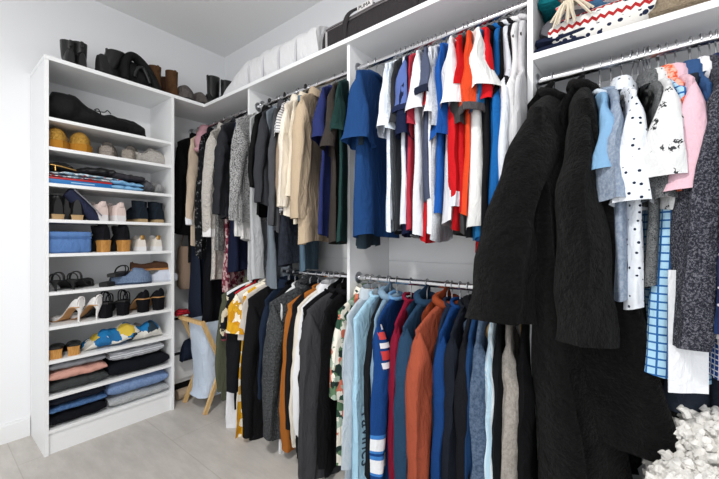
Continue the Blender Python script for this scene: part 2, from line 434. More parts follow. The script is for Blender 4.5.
def garment(rod, h, e, name, label, cat, mat, kind, hem, slv=None, W=.205, hemw=None, b0=.014, b1=.024, trim=None, collar=None,
            sleeve_mat=None, thick=.026, front=1, hang='wire', group=None, hlabel=None, dz=0.0, fold=.010, seed=None, drop=.062, wide=1.0, sx=0.0, ry=RY, buttons=None, cuff=None, robe=False, lean=0.0, bodyk=1.0):
    zr = RODZ['R' if rod == 'R' else rod[0]]
    zn = zr-HD[rod[0]]+dz
    if kind in ('sweater', 'hoodie', 'coat', 'shirt') and drop == .062: drop = .078
    if rod in ('U0', 'U1', 'L1') and sx == 0.0: sx = -.014
    X = onY(h, 100, ry).x
    lo, hi = -1.25, 1.25; We = W+(.10 if robe else .02); tk = thick if slv is not None else b1*.8
    best = None
    for k in range(-40, 51):
        m = math.radians(k); px, _y, dep = proj((X+We*math.sin(m)-.8*tk*math.cos(m), ry-We*math.cos(m)-.8*tk*math.sin(m), zn-.2))
        sc_ = abs(px-e)+.04*abs(k-12)
        if best is None or sc_ < best[0]: best = (sc_, m)
    yaw = best[1]
    fp = (X+We*math.sin(yaw), ry-We*math.cos(yaw), 0)
    dep = (Vector(fp)-CAM).dot(FWD); zof = lambda py: CAM.z+(HZ-py)/FPX*dep
    L = zn-zof(hem); seed = seed or (len(GARM)*1.7+3)
    t = thing(name, label, cat, (X, ry, zn), yaw, group)
    tank = kind == 'tank'; skirt = kind in ('skirt', 'trousers')
    body = torso_mb(W*bodyk, L, drop, hemw or W*bodyk*1.02, b0, b1, seed, tank=tank, fold=fold, skirt=skirt, neck=.05 if tank else .062, lean=lean).build(
        {'trousers': 'trouser_legs', 'skirt': 'skirt_panel'}.get(kind, 'body'), mat, t)
    set_arc(body, 36)
    sm = sleeve_mat or mat
    if slv is not None:
        sl = max(.1, zn-drop-zof(slv)); kk = 'robe' if robe else 'short' if kind in ('tee', 'short') else 'long'
        for s in (-1, 1):
            sv = sleeve_mb(s, W, drop, sl, kk, thick, seed, sx=sx if s < 0 else 0, wide=wide).build('sleeve', sm, t); set_arc(sv, 20)
            cm = cuff or trim
            if cm is not None:
                n = 20; vs = [v.co.copy() for v in sv.data.vertices][-n*2:]
                A = vs[:n]; B = vs[n:]; cA = sum(A, Vector())/n; cB = sum(B, Vector())/n
                ax = (cB-cA).normalized(); w = .022 if kk == 'short' else .05
                rg = [[cB+(p-cB)*1.06-ax*w for p in B], [cB+(p-cB)*1.09-ax*w*.5 for p in B], [cB+(p-cB)*1.05+ax*.004 for p in B], [cB+(p-cB)*.9+ax*.002 for p in B]]
                MB().loft(rg).build('cuff', cm, sv)
    cmat = collar or trim or mat
    if kind in ('tee', 'tank', 'sweater', 'dress'):
        ring_tube(.068, .026, .000, .012*front*-1, .0085, wob=.004, seed=seed, lift=.004).build('neckband', cmat, t)
    elif kind in ('shirt', 'short', 'coat'):
        rg = []
        for r_, (k_, zz) in enumerate(((1.0, -.006), (1.02, .022), (1.10, .034), (1.38, .012), (1.46, -.016))):
            rg.append([(.027*k_*math.cos(2*math.pi*j/24)+.004*nz(j*.6, r_, seed), .066*k_*math.sin(2*math.pi*j/24), zz-.010*front*math.cos(2*math.pi*j/24)+.004*nz(j*.5, r_*.7, seed)) for j in range(24)])
        MB().loft(rg).build('collar', cmat, t)
        if buttons is not None:
            for k in range(6):
                b = MB().lathe([(.0055,0),(.0058,.0015),(.004,.0028)], n=10).xf(Matrix.Translation((0, .0, -.10-k*.085)) @ Matrix.Rotation(math.pi/2, 4, 'Y'))
                bo = b.build('button', buttons, t); stick(bo, body, (1, 0, 0))
    elif kind == 'hoodie':
        hood_mb(-front, seed).build('hood', cmat, t)
        ring_tube(.074, .034, .004, -.016*front, .017, wob=.008, seed=seed, lift=.006).build('hood_edge', cmat, t)
        for sg in (-1, 1):
            MB().tube([(front*.035, sg*.03, -.03), (front*.04, sg*.034, -.12), (front*.04, sg*.03, -.21)], .0028, 6).build('drawstring', cmat, t)
    elif kind == 'skirt' or kind == 'trousers':
        MB().box(-.014, .014, -W-.003, W+.003, -.062, -.03, .005).build('waistband', cmat, t)
    off = Vector((X, ry, zn-dz))
    if hang and rod != 'Q':
        key = rod[:2]
        put_hanger(hang, (X, ry, zr-HD[rod[0]]), yaw, hlabel or ROWS[key], None if hlabel else 'hangers, '+ROWS[key].split(' on the ')[1], HD[rod[0]], .55 if tank else min(1, W/.2))
    GARM[label] = t; DBG.append((rod, h, e, X, X+We*math.sin(yaw), math.degrees(yaw), label))
    return t, body
# ------------------------------------------------------------------ the clothes, left to right
BK = '#17181a'; F = fab
black = F('#161719'); char = F('#38393c'); white = F('#e4e5e8'); cream = F('#ddd5c6'); navy = F('#1c2436'); grey = F('#8d9196')
# --- corner rod
garment('U0', 199, 172, 'coat', 'long plain black coat hanging in the corner nearest the shoe shelves', 'coat', F('#131314'), 'coat', 234, 228, b1=.035, thick=.034, W=.22)
t, b = GARM['long plain black coat hanging in the corner nearest the shoe shelves'], None
garment('U0', 207, 186, 'jacket', 'light camel jacket under the pink scarf in the corner', 'jacket', F('#c9b7a3'), 'sweater', 245, 224, W=.21, cuff=F('#e6e6ea'), thick=.03)
garment('U0', 203, 189, 'dress', 'long navy dress hanging low beside the shoe shelves', 'dress', F('#262d3d'), 'dress', 330, None, W=.16, b1=.05, fold=.02)
garment('U0', 214, 196, 'jacket', 'black quilted jacket with thin white squiggles in the corner', 'jacket', F('#141518', 'palm', '#77777a', sc=1.4), 'coat', 258, 256, W=.21, b1=.035, thick=.036)
garment('U0', 216, 204, 'dress', 'long black dress hanging behind the cream fluffy coat', 'dress', F('#15161a'), 'dress', 334, None, W=.17, b1=.05, fold=.02)
garment('U0', 225, 203, 'coat', 'long cream fluffy coat in the corner', 'coat', F('#ddd5cc', 'fleece', '#efeae4'), 'coat', 281, 236, W=.215, b1=.036, thick=0.05, cuff=F('#e8e6e6'))
garment('U0', 232, 216, 'sweater', 'dark grey speckled knit sweater between cream coat and black puffer', 'sweater', F('#4b4b4c', 'speck', '#8b8a88'), 'sweater', 252, 250, W=.20)
garment('U0', 235, 221, 'skirt', 'pink and burgundy patterned skirt hanging low in the corner', 'skirt', F('#8d4a55', 'floral', sc=2.2, cols=['#8a3f4e', '#c9a0a2', '#6d2c3c', '#d8bdbb']), 'dress', 292, None, W=.17)
pf, _ = garment('U0', 242, 214, 'jacket', 'black quilted puffer jacket with horizontal seams', 'jacket', F('#26272b', rough=.55), 'hoodie', 217, 214, W=.225, b0=.025, b1=.04, thick=.045)
garment('U0', 246, 228, 'coat', 'navy coat hanging below and behind the tweed jacket', 'coat', F('#181d31'), 'dress', 272, None, W=.18, b1=.04, fold=.018)
garment('U0', 200, 184, 'top', 'long black top hanging behind the camel jacket', 'top', F('#141517'), 'dress', 262, None, W=.17, b1=.03)
# --- upper rod, bay one
garment('U1', 255, 236, 'sweater', 'off-white knit top mostly hidden behind the tweed jacket', 'sweater', F('#dedcda'), 'sweater', 240, 236, W=.2)
garment('U1', 263, 229, 'jacket', 'black and white salt-and-pepper tweed jacket on a wooden hanger', 'jacket',
        F('#2a2a2b', 'tweed', sc=.75, cols=[(.42, '#141415'), (.49, '#6d6d6e'), (.53, '#e8e8e8'), (.58, '#1c1c1d')]), 'sweater', 222, 220, W=.22, b1=.034, thick=.042, hang='wood', hlabel='wooden hanger inside the tweed jacket')
garment('U1', 262, 246, 'top', 'light grey long top hanging below the tweed jacket', 'top', F('#b4b6b8'), 'dress', 281, None, W=.17, b1=.035, fold=.02)
garment('U1', 270, 250, 'shirt', 'black shirt with long sleeves right of the tweed jacket', 'shirt', F('#141415'), 'shirt', 215, 186, W=.21, hang='black', hlabel='black plastic hanger above the black shirt')
garment('U1', 277, 256, 'sweater', 'charcoal sweater hanging in front of the black shirt', 'sweater', F('#35363a'), 'sweater', 205, 202, W=.215, b1=.034, thick=.036)
garment('U1', 280, 261, 'trousers', 'slate grey trousers hanging low under the charcoal sweater', 'trousers', F('#6f7780'), 'dress', 288, None, W=.17, b1=.035, fold=.022)
garment('U1', 285, 270, 'jacket', 'dark grey jacket between charcoal sweater and striped blouse', 'jacket', F('#46474b'), 'coat', 232, 225, W=.2, hang='black', hlabel='black plastic hanger above the dark grey jacket')
garment('U1', 288, 278, 'top', 'taupe knit top just left of the striped blouse', 'top', F('#9a8876'), 'sweater', 214, 206, W=.195)
garment('U1', 293, 276, 'blouse', 'white short-sleeved blouse with thin dark stripes', 'blouse', F('#dcdada', 'hstripe', '#85868c', sc=1.6), 'tee', 210, 135, W=.205, thick=.034)
garment('U1', 297, 279, 'blouse', 'dark blouse with small white print hanging low over the lower rod', 'blouse', F('#2b2f38', 'speck', '#23262e', sc=.5), 'dress', 266, None, W=.17, b1=.035, fold=.02)
garment('U1', 299, 279, 'shirt', 'ivory long-sleeved shirt with a soft collar', 'shirt', F('#e2d9cb'), 'shirt', 216, 206, W=.21, thick=.03)
garment('U1', 306, 288, 'shirt', 'cream shirt with dark buttons left of the beige jacket', 'shirt', F('#ddd2bf'), 'shirt', 222, 196, W=.21, hang='black', hlabel='black plastic hanger above the cream shirt', thick=.03, buttons=hard('#57473a'))
garment('U1', 309, 295, 'trousers', 'faded blue jeans hanging behind the beige jacket', 'jeans', F('#4f6373'), 'trousers', 272, None, W=.16, b1=.03)
garment('U1', 318, 292, 'jacket', 'big beige cotton jacket with wide sleeves', 'jacket', F('#b3a088'), 'shirt', 243, 218, W=.225, b1=.045, thick=.046, fold=.014)
garment('U1', 335, 316, 'tee', 'indigo short-sleeved tee right of the beige jacket', 'tee', F('#272f5c'), 'tee', 236, 140, thick=.034)
garment('U1', 343, 326, 'tee', 'dark brown-grey tee between the indigo and green tees', 'tee', F('#37322f'), 'tee', 243, 150, thick=.034)
garment('U1', 351, 332, 'tee', 'dark green short-sleeved tee left of the big navy tee', 'tee', F('#213a38'), 'tee', 243, 132, thick=.034)
# --- upper rod, bay two
garment('U2', 376, 346, 'tee', 'big royal-navy tee at the left end of the t-shirt rod', 'tee', F('#1e3e6c'), 'tee', 236, 142, W=.225, b0=.02, b1=0.055, thick=0.06)
garment('U2', 368, 358, 'tee', 'dark slate tee showing its hem under the royal-navy tee', 'tee', F('#27333c'), 'tee', 247, 150, W=0.185, b1=.045, thick=0.02)
garment('U2', 396, 378, 'tee', 'plain white tee right of the royal-navy tee', 'tee', F('#d0d5de'), 'tee', 222, 130, thick=0.036)
garment('U2', 401, 384, 'tee', 'pale blue tee with grey flecks beside the plain white tee', 'tee', F('#c3d2e0', 'heather', '#e8ecf2', sc=.5), 'tee', 230, 133, thick=0.024, W=0.195)
garment('U2', 406, 389, 'tee', 'charcoal tee left of the blue-sleeved raglan tee', 'tee', F('#2f3135'), 'tee', 232, 127, thick=0.024, W=0.19)
garment('U2', 411, 396, 'tee', 'white raglan tee with slate-blue sleeves and navy cuffs', 'tee', F('#d4d8e2'), 'tee', 226, 113, sleeve_mat=F('#51639a'), trim=F('#1c2440'), thick=.036)
garment('U2', 414, 399, 'tee', 'dark navy tee under the slate-blue raglan sleeve', 'tee', F('#181f38'), 'tee', 235, 138, thick=0.026, W=0.2)
garment('U2', 418, 405, 'tee', 'faded crimson tee left of the long white tee', 'tee', F('#a8303f'), 'tee', 228, 128, thick=0.022, W=0.195)
garment('U2', 422, 410, 'tee', 'long white tee with wide sleeve left of the grey-navy sleeve', 'tee', F('#d2d4da'), 'tee', 236, 112, thick=0.034, b1=.04, W=0.22)
garment('U2', 428, 419, 'tee', 'grey-navy tee with dark navy cuffs', 'tee', F('#474e63'), 'tee', 200, 95, trim=F('#1d2233'), thick=0.03, W=0.225)
garment('U2', 432, 424, 'tee', 'red tee with its collar showing between white tees', 'tee', F('#b01c22'), 'tee', 241, 110, thick=0.018, W=0.185)
garment('U2', 436, 423, 'tee', 'light grey-white tee right of the red tee', 'tee', F('#d9dbe0'), 'tee', 232, 116, thick=0.026, W=0.205)
garment('U2', 441, 429, 'tee', 'mid grey heather tee above the bright blue sleeve', 'tee', F('#a9adb3', 'heather', '#c4c7cc'), 'tee', 240, 131, thick=0.022, W=0.195)
garment('U2', 446, 434, 'tee', 'bright cobalt blue tee with a wide sleeve', 'tee', F('#1d519c'), 'tee', 215, 139, thick=0.03, W=0.2)
garment('U2', 455, 441, 'tee', 'bright white tee in the middle of the t-shirt rod', 'tee', F('#d8d9dd'), 'tee', 222, 108, thick=.042, W=0.225)
garment('U2', 463, 452, 'tee', 'scarlet tee with a short sleeve left of the orange tee', 'tee', F('#b4191e'), 'tee', 214, 88, thick=0.03, W=0.21)
garment('U2', 464, 448, 'jersey', 'red long-sleeved jersey with a white cuff', 'jersey', F('#bd1b21'), 'sweater', 228, 205, cuff=F('#d0d5de'), W=0.185, thick=0.026)
garment('U2', 468, 453, 'tee', 'dark grey tee against the orange tee', 'tee', F('#3b3a3b'), 'tee', 235, 128, thick=0.024, W=0.19)
garment('U2', 473, 459, 'tee', 'orange tee with a grey sleeve band', 'tee', F('#cf4726'), 'tee', 214, 114, trim=F('#4a4749'), thick=.038, W=0.215)
garment('U2', 473, 467, 'tee', 'white tee with long body and wide sleeve right of the orange tee', 'tee', F('#dcdcdb'), 'tee', 228, 90, thick=0.05, b1=.055, W=0.225)
garment('U2', 482, 474, 'tee', 'teal-blue tee showing under the wide white sleeve', 'tee', F('#22679c'), 'tee', 238, 113, thick=0.026, W=0.19)
garment('U2', 487, 481, 'tee', 'deep red tee between the teal and black tops', 'tee', F('#bd1b22'), 'tee', 256, 104, thick=0.024, W=0.185)
garment('U2', 494, 484, 'tank', 'black tank top between deep red tee and bright blue shirt', 'tank top', F('#141417'), 'tank', 236, None, W=.11, hemw=.2)
garment('U2', 499, 487, 'tank', 'bright sky-blue sleeveless top near the right end', 'tank top', F('#1a5c9c'), 'tank', 240, None, W=.125, hemw=.21, b1=.05)
garment('U2', 504, 494, 'tank', 'black tank top left of the pale grey tank', 'tank top', F('#17171a'), 'tank', 215, None, W=.10, hemw=.19)
garment('U2', 508, 497, 'tank', 'pale grey-white tank top with deep armhole', 'tank top', F('#cfd3da'), 'tank', 216, None, W=.105, hemw=.2, b1=.04)
garment('U2', 513, 503, 'tank', 'black tank top between two pale tanks', 'tank top', F('#1b1b1e'), 'tank', 205, None, W=.10, hemw=.19)
garment('U2', 518, 507, 'tank', 'white tank top beside the upright panel', 'tank top', F('#dcdcdd'), 'tank', 205, None, W=.10, hemw=.19)
garment('U2', 525, 515, 'tank', 'light grey tank top squeezed against the upright panel', 'tank top', F('#c4c4c7'), 'tank', 205, None, W=.10, hemw=.18)
# --- lower rod, bay one
garment('L1', 258, 214, 'jacket', 'olive green cotton jacket at the left end of the lower rod', 'jacket', F('#4d5040'), 'coat', 402, 392, W=0.225, thick=.03, ry=-0.31)
garment('L1', 261, 214, 'shirt', 'white long shirt under the olive jacket', 'shirt', F('#dddee2'), 'dress', 432, None, W=0.21, b1=.025, ry=-0.31)
garment('L1', 264, 220, 'cardigan', 'black cardigan with cream embroidered flowers', 'cardigan', F('#1a1b20', 'floral', sc=1.2, cols=['#1a1b20', '#1a1b20', '#1a1b20', '#c9bfa6', '#1a1b20', '#1a1b20']), 'sweater', 350, 340, thick=.032, cuff=F('#6b3940'), W=0.23, ry=-0.31)
garment('L1', 266, 222, 'top', 'small red top with its hem showing near the floor', 'top', F('#c01f2a'), 'dress', 414, None, W=0.19, ry=-0.31)
garment('L1', 268, 221, 'sweater', 'black sweater with long sleeve under the yellow floral sleeve', 'sweater', F('#17181b'), 'sweater', 410, 392, thick=0.05, W=0.222, ry=-0.31)
garment('L1', 273, 229, 'dress', 'yellow and white floral dress with short sleeves', 'dress', F('#d9a429', 'floral', sc=.9, cols=['#cf9a26', '#eee6d4', '#d9a429', '#c98d1c', '#f1ead9']), 'tee', 458, 334, W=0.235, thick=0.048, ry=-0.31, b1=0.034, bodyk=0.78, hemw=0.245)
garment('L1', 270, 227, 'top', 'cream long top hanging below the black sweater', 'top', F('#d6cfc4'), 'dress', 420, None, W=0.2, ry=-0.31)
garment('L1', 278, 242, 'blouse', 'pale beige blouse with ruffled short sleeve', 'blouse', F('#c5beb6'), 'tee', 400, 342, thick=0.026, W=0.2)
garment('L1', 284, 243, 'coat', 'long black coat with narrow sleeves on the lower rod', 'coat', F('#161618'), 'sweater', 446, 438, thick=.032, W=0.225)
garment('L1', 289, 259, 'shirt', 'dark navy shirt left of the black-and-white jacket', 'shirt', F('#1d2738'), 'shirt', 420, 400, W=0.19)
garment('L1', 295, 266, 'jacket', 'black jacket with white shoulder panel', 'jacket', F('#131416', 'block', cols=[(0, '#141517'), (.12, '#d9d9da'), (.24, '#141517')]), 'sweater', 440, 420, thick=.03, W=0.19)
garment('L1', 302, 274, 'shirt', 'white untucked shirt with its hem below the grey fleece', 'shirt', F('#dedfe0'), 'dress', 468, None, W=0.17, b1=.03)
garment('L1', 310, 257, 'jacket', 'grey teddy fleece jacket with bulky sleeves', 'jacket', F('#3a3d3f', 'fleece', '#66696b'), 'hoodie', 440, 438, thick=0.066, b1=.045, W=0.235)
garment('L1', 318, 287, 'top', 'black top between grey fleece and rust jacket', 'top', F('#18181a'), 'sweater', 440, 430, W=0.18)
garment('L1', 325, 281, 'jacket', 'rust brown jacket with gathered cuff', 'jacket', F('#9a5d28'), 'sweater', 440, 452, thick=.036, W=0.21)
garment('L1', 327, 291, 'sweater', 'cream knit sweater right of the rust jacket', 'sweater', F('#d8d1c4'), 'sweater', 460, 448, thick=.03)
garment('L1', 331, 295, 'shirt', 'white shirt left of the charcoal raincoat', 'shirt', F('#dcdde0'), 'shirt', 470, 440, thick=.028)
garment('L1', 336, 297, 'top', 'black top hidden beside the charcoal raincoat', 'top', F('#151517'), 'sweater', 470, 460)
garment('L1', 342, 298, 'raincoat', 'charcoal hooded raincoat hanging left of the middle panel', 'raincoat', F('#3a3a3d', rough=.6), 'hoodie', 500, 486, W=.235, b0=.022, b1=.05, thick=.052, collar=F('#151517'))
garment('L1', 349, 318, 'jacket', 'black hooded jacket against the middle panel', 'jacket', F('#131315'), 'hoodie', 480, 470, W=.2)
# --- lower rod, bay two
garment('L2', 367, 331, 'shirt', 'white shirt with green and coral tropical flowers', 'shirt', F('#d8d4c8', 'floral', sc=1.3, cols=['#e3dfd2', '#2f4a3c', '#dcd7ca', '#5d7a5b', '#c9705a', '#e6e2d6', '#24332f', '#9fb0a0']), 'short', 470, 402, thick=.034)
garment('L2', 372, 340, 'shirt', 'pale grey-blue shirt right of the tropical shirt', 'shirt', F('#b9c3cb'), 'shirt', 490, 470, thick=.026)
tl, tb = garment('L2', 379, 345, 'tee', 'light blue tee with dark lettering down the front', 'tee', F('#a4cbe0'), 'sweater', 500, None, W=0.232, b0=.02, b1=0.05, fold=.006)
garment('L2', 388, 363, 'jacket', 'black long-sleeved top right of the lettered blue tee', 'top', F('#17191c'), 'sweater', 490, 480, thick=.036, W=0.19)
garment('L2', 390, 368, 'sweater', 'pale steel-blue sweater left of the striped jersey', 'sweater', F('#7f9ab0'), 'hoodie', 490, 480, thick=.03, W=0.19)
js, jb = garment('L2', 397, 368, 'jersey', 'royal blue jersey with white and sky-blue sleeve stripes', 'jersey', F('#193c70'), 'sweater', 495, 490, thick=.04, collar=F('#6d9cc8'),
        sleeve_mat=F('#1a3f78', 'block', cols=[(0, '#1a3f78'), (.535, '#3f7cc0'), (.55, '#e4e7ea'), (.60, '#3f7cc0'), (.612, '#1a3f78'), (.62, '#3f7cc0'), (.635, '#e4e7ea'), (.69, '#3f7cc0'), (.705, '#1a3f78')]), W=0.22)
garment('L2', 411, 387, 'sweater', 'crimson sweater right of the striped jersey', 'sweater', F('#7c1830'), 'sweater', 495, 490, thick=.036)
garment('L2', 427, 393, 'hoodie', 'slate-blue hoodie with thick hood', 'hoodie', F('#274059'), 'hoodie', 500, 490, thick=.046, W=.22)
garment('L2', 447, 405, 'hoodie', 'rust and navy colour-block hoodie', 'hoodie', F('#9c4d38', 'block', cols=[(0, '#9c4d38'), (.26, '#27364c')]), 'hoodie', 500, 490, sleeve_mat=F('#9c4d38'), collar=F('#8c4127'), thick=.044, W=0.235)
garment('L2', 452, 430, 'sweater', 'dark navy sweater behind the royal blue jacket', 'sweater', F('#1d283b'), 'sweater', 500, 490, thick=.034, W=0.18)
garment('L2', 460, 432, 'jacket', 'bright royal blue zip jacket right of the rust hoodie', 'jacket', F('#173a6e'), 'sweater', 500, 490, thick=.03)
garment('L2', 468, 440, 'sweater', 'black-navy sweater right of the royal blue jacket', 'sweater', F('#1b1f28'), 'sweater', 500, 490, thick=.04)
garment('L2', 476, 454, 'hoodie', 'plain black hoodie on the lower rod', 'hoodie', F('#17181c'), 'hoodie', 500, 490, thick=.036)
garment('L2', 481, 462, 'sweater', 'deep blue sweater edge beside the heather hoodie', 'sweater', F('#1d3a60'), 'sweater', 500, 490, thick=.026)
garment('L2', 487, 466, 'hoodie', 'blue-grey heather hoodie below the robe sleeve', 'hoodie', F('#3b4c62', 'heather', '#5a6a80', sc=.6), 'hoodie', 500, 490, thick=.042)
garment('L2', 496, 482, 'shirt', 'pale blue and white striped shirt below the robe sleeve', 'shirt', F('#b5d3e4', 'vstripe', '#dfe7ec'), 'shirt', 500, 490, thick=.026)
garment('L2', 503, 489, 'jacket', 'black jacket left of the oatmeal sweater', 'jacket', F('#141518'), 'sweater', 500, 490, thick=.03)
garment('L2', 510, 496, 'sweater', 'oatmeal grey sweater with tan collar', 'sweater', F('#8f8983', 'heather', '#a59f98', sc=.6), 'hoodie', 500, 490, thick=.042, collar=F('#a98d68'), W=.2)
garment('L2', 526, 514, 'jacket', 'black jacket at the right end of the lower rod', 'jacket', F('#121214'), 'sweater', 500, 490, thick=.03, W=.19)
# --- right bay
vel = F('#080808', 'velvet', '#151414')
r1, r1b = garment('R', 553, 500, 'bathrobe', 'black plush bathrobe with its wide sleeve pushed toward the t-shirts', 'robe', vel, 'hoodie', 560, 326, W=0.2, b0=.045, b1=0.11, thick=0.095, fold=.040, drop=0.08, wide=1.25, dz=.03, robe=True, lean=0.13, sx=-0.1)
r2, r2b = garment('R', 583, 564, 'bathrobe', 'black plush bathrobe right of the first, beside the pale blue tee', 'robe', vel, 'hoodie', 462, 345, W=0.19, b0=.04, b1=0.12, thick=0.06, fold=.040, drop=0.08, wide=1.15, dz=.03, robe=True, lean=0.19)
garment('R', 600, 597, 'tee', 'light blue tee beside the plush bathrobe', 'tee', F('#7ba3c6'), 'tee', 290, 172, thick=0.03, collar=F('#c8d3de'), W=0.19)
garment('R', 611, 602, 'tee', 'blue-grey heather tee on the robe rod', 'tee', F('#7c8a9f', 'heather', '#98a4b4', sc=.6), 'tee', 300, 203, thick=0.042, wide=1.1)
garment('R', 622, 620, 'shirt', 'white shirt with small navy palm-tree dots', 'shirt', F('#dde2e9', 'dots', '#20293c', sc=1.3), 'short', 312, 206, thick=0.042, wide=1.1)
garment('R', 650, 650, 'shirt', 'grey herringbone short-sleeved shirt', 'shirt', F('#3a3d40', 'tweed', cols=[(.42, '#2e3134'), (.5, '#8a8c8d'), (.56, '#3a3d40')]), 'short', 290, 203, thick=0.036, W=0.19)
garment('R', 658, 656, 'shirt', 'pale blue and navy plaid long shirt', 'shirt', F('#a8cfe6', 'plaid', '#2b62a0'), 'sweater', 385, None, W=0.2, b0=.02, b1=0.095)
garment('R', 659, 649, 'shirt', 'white shirt with black palm-tree print', 'shirt', F('#d6d7d8', 'palm', '#3a3c3e'), 'short', 205, 180, thick=0.05, wide=1.15, W=0.215)
garment('R', 666, 674, 'shirt', 'orange-red patterned shirt between the palm and pink shirts', 'shirt', F('#dd5a33', 'speck', '#f0b4a2', sc=.3), 'short', 230, 196, thick=0.024, W=0.185)
garment('R', 676, 676, 'shirt', 'pale pink short-sleeved shirt', 'shirt', F('#dcb6c2'), 'short', 225, 194, thick=0.045, W=0.21)
garment('R', 690, 700, 'shirt', 'denim blue shirt with turned collar', 'shirt', F('#34527d'), 'shirt', 330, 320, thick=.026, W=0.19)
garment('R', 700, 716, 'shirt', 'white shirt with large open collar', 'shirt', F('#dcdde0'), 'shirt', 350, 340, thick=.026)
garment('R', 710, 704, 'jacket', 'charcoal tweed jacket with white flecks', 'jacket', F('#2c2d36', 'tweed', cols=[(.44, '#23242c'), (.53, '#3c3d46'), (.62, '#7c7c85'), (.66, '#26272f')]), 'coat', 352, 355, W=0.235, b0=.022, b1=.045, thick=0.05, sx=-0.07, lean=-0.05)
garment('R', 722, 710, 'shirt', 'navy shirt with tiny white dots and white buttons', 'shirt', F('#1f3056', 'dots', '#c9d0de', sc=1.6), 'shirt', 345, 336, thick=.05, W=0.245)
garment('R', 728, 712, 'shirt', 'navy and white gingham shirt at the right edge', 'shirt', F('#1f4488', 'plaid', '#dfe5ee', sc=1.6), 'sweater', 392, None, W=.23, b0=.02, b1=.05)
garment('R', 690, 672, 'trousers', 'dark slate trouser shape added for the shade behind the charcoal tweed jacket', 'trousers', F('#262c36'), 'trousers', 425, None, W=.15, b0=.03, b1=.06)  # added dark shape, stands in for the shade below the right-bay garments
garment('R', 716, 706, 'trousers', 'black-blue trouser shape added for the shade behind the dotted navy shirt', 'trousers', F('#20252f'), 'trousers', 425, None, W=.15, b0=.03, b1=.06)  # second added shape, its dark colour is the shade in the gap
for i, hx in enumerate((632, 638, 644, 648)):
    X = onY(hx, 100, RY).x
    put_hanger('velvet', (X, RY, RODZ['R']-HD['R']), .12*(i-1.5), 'empty black velvet hanger between the dotted and herringbone shirts', 'empty black hangers on the right rod', HD['R'])
# ------------------------------------------------------------------ shoes
def lerp_tab(tab, t):
    for (a, va), (b, vb) in zip(tab, tab[1:]):
        if t <= b: 
            u = (t-a)/(b-a) if b > a else 0; u = u*u*(3-2*u); return va+(vb-va)*u
    return tab[-1][1]
FW = [(0, .020), (.06, .029), (.2, .033), (.42, .029), (.68, .044), (.85, .038), (.95, .024), (1, .010)]
FWP = [(0, .018), (.06, .026), (.2, .029), (.42, .025), (.68, .038), (.85, .026), (.95, .013), (1, .004)]
UP = {  # height of the upper along the foot, how far it is cut open
 'sneaker': ([(0, .062), (.08, .07), (.3, .062), (.5, .072), (.72, .05), (.92, .036), (1, .02)], [(0, 0), (.07, 0), (.1, 1), (.42, 1), (.5, 0), (1, 0)]),
 'pump': ([(0, .05), (.08, .06), (.3, .022), (.55, .02), (.7, .03), (.9, .026), (1, .012)], [(0, 0), (.05, 0), (.1, 1), (.62, 1), (.7, 0), (1, 0)]),
 'slipper': ([(0, .03), (.1, .045), (.35, .045), (.5, .075), (.75, .07), (.93, .05), (1, .03)], [(0, 0), (.08, .3), (.12, 1), (.42, 1), (.52, 0), (1, 0)]),
 'loafer': ([(0, .045), (.08, .052), (.3, .04), (.52, .05), (.75, .042), (.93, .03), (1, .018)], [(0, 0), (.06, 0), (.1, 1), (.46, 1), (.54, 0), (1, 0)]),
 'boot': ([(0, .08), (.1, .1), (.3, .105), (.45, .085), (.7, .05), (.92, .038), (1, .02)], [(0, 0), (1, 0)]),
 'mule': ([(0, .002), (.4, .004), (.52, .035), (.72, .042), (.92, .03), (1, .015)], [(0, 0), (1, 0)]),
}
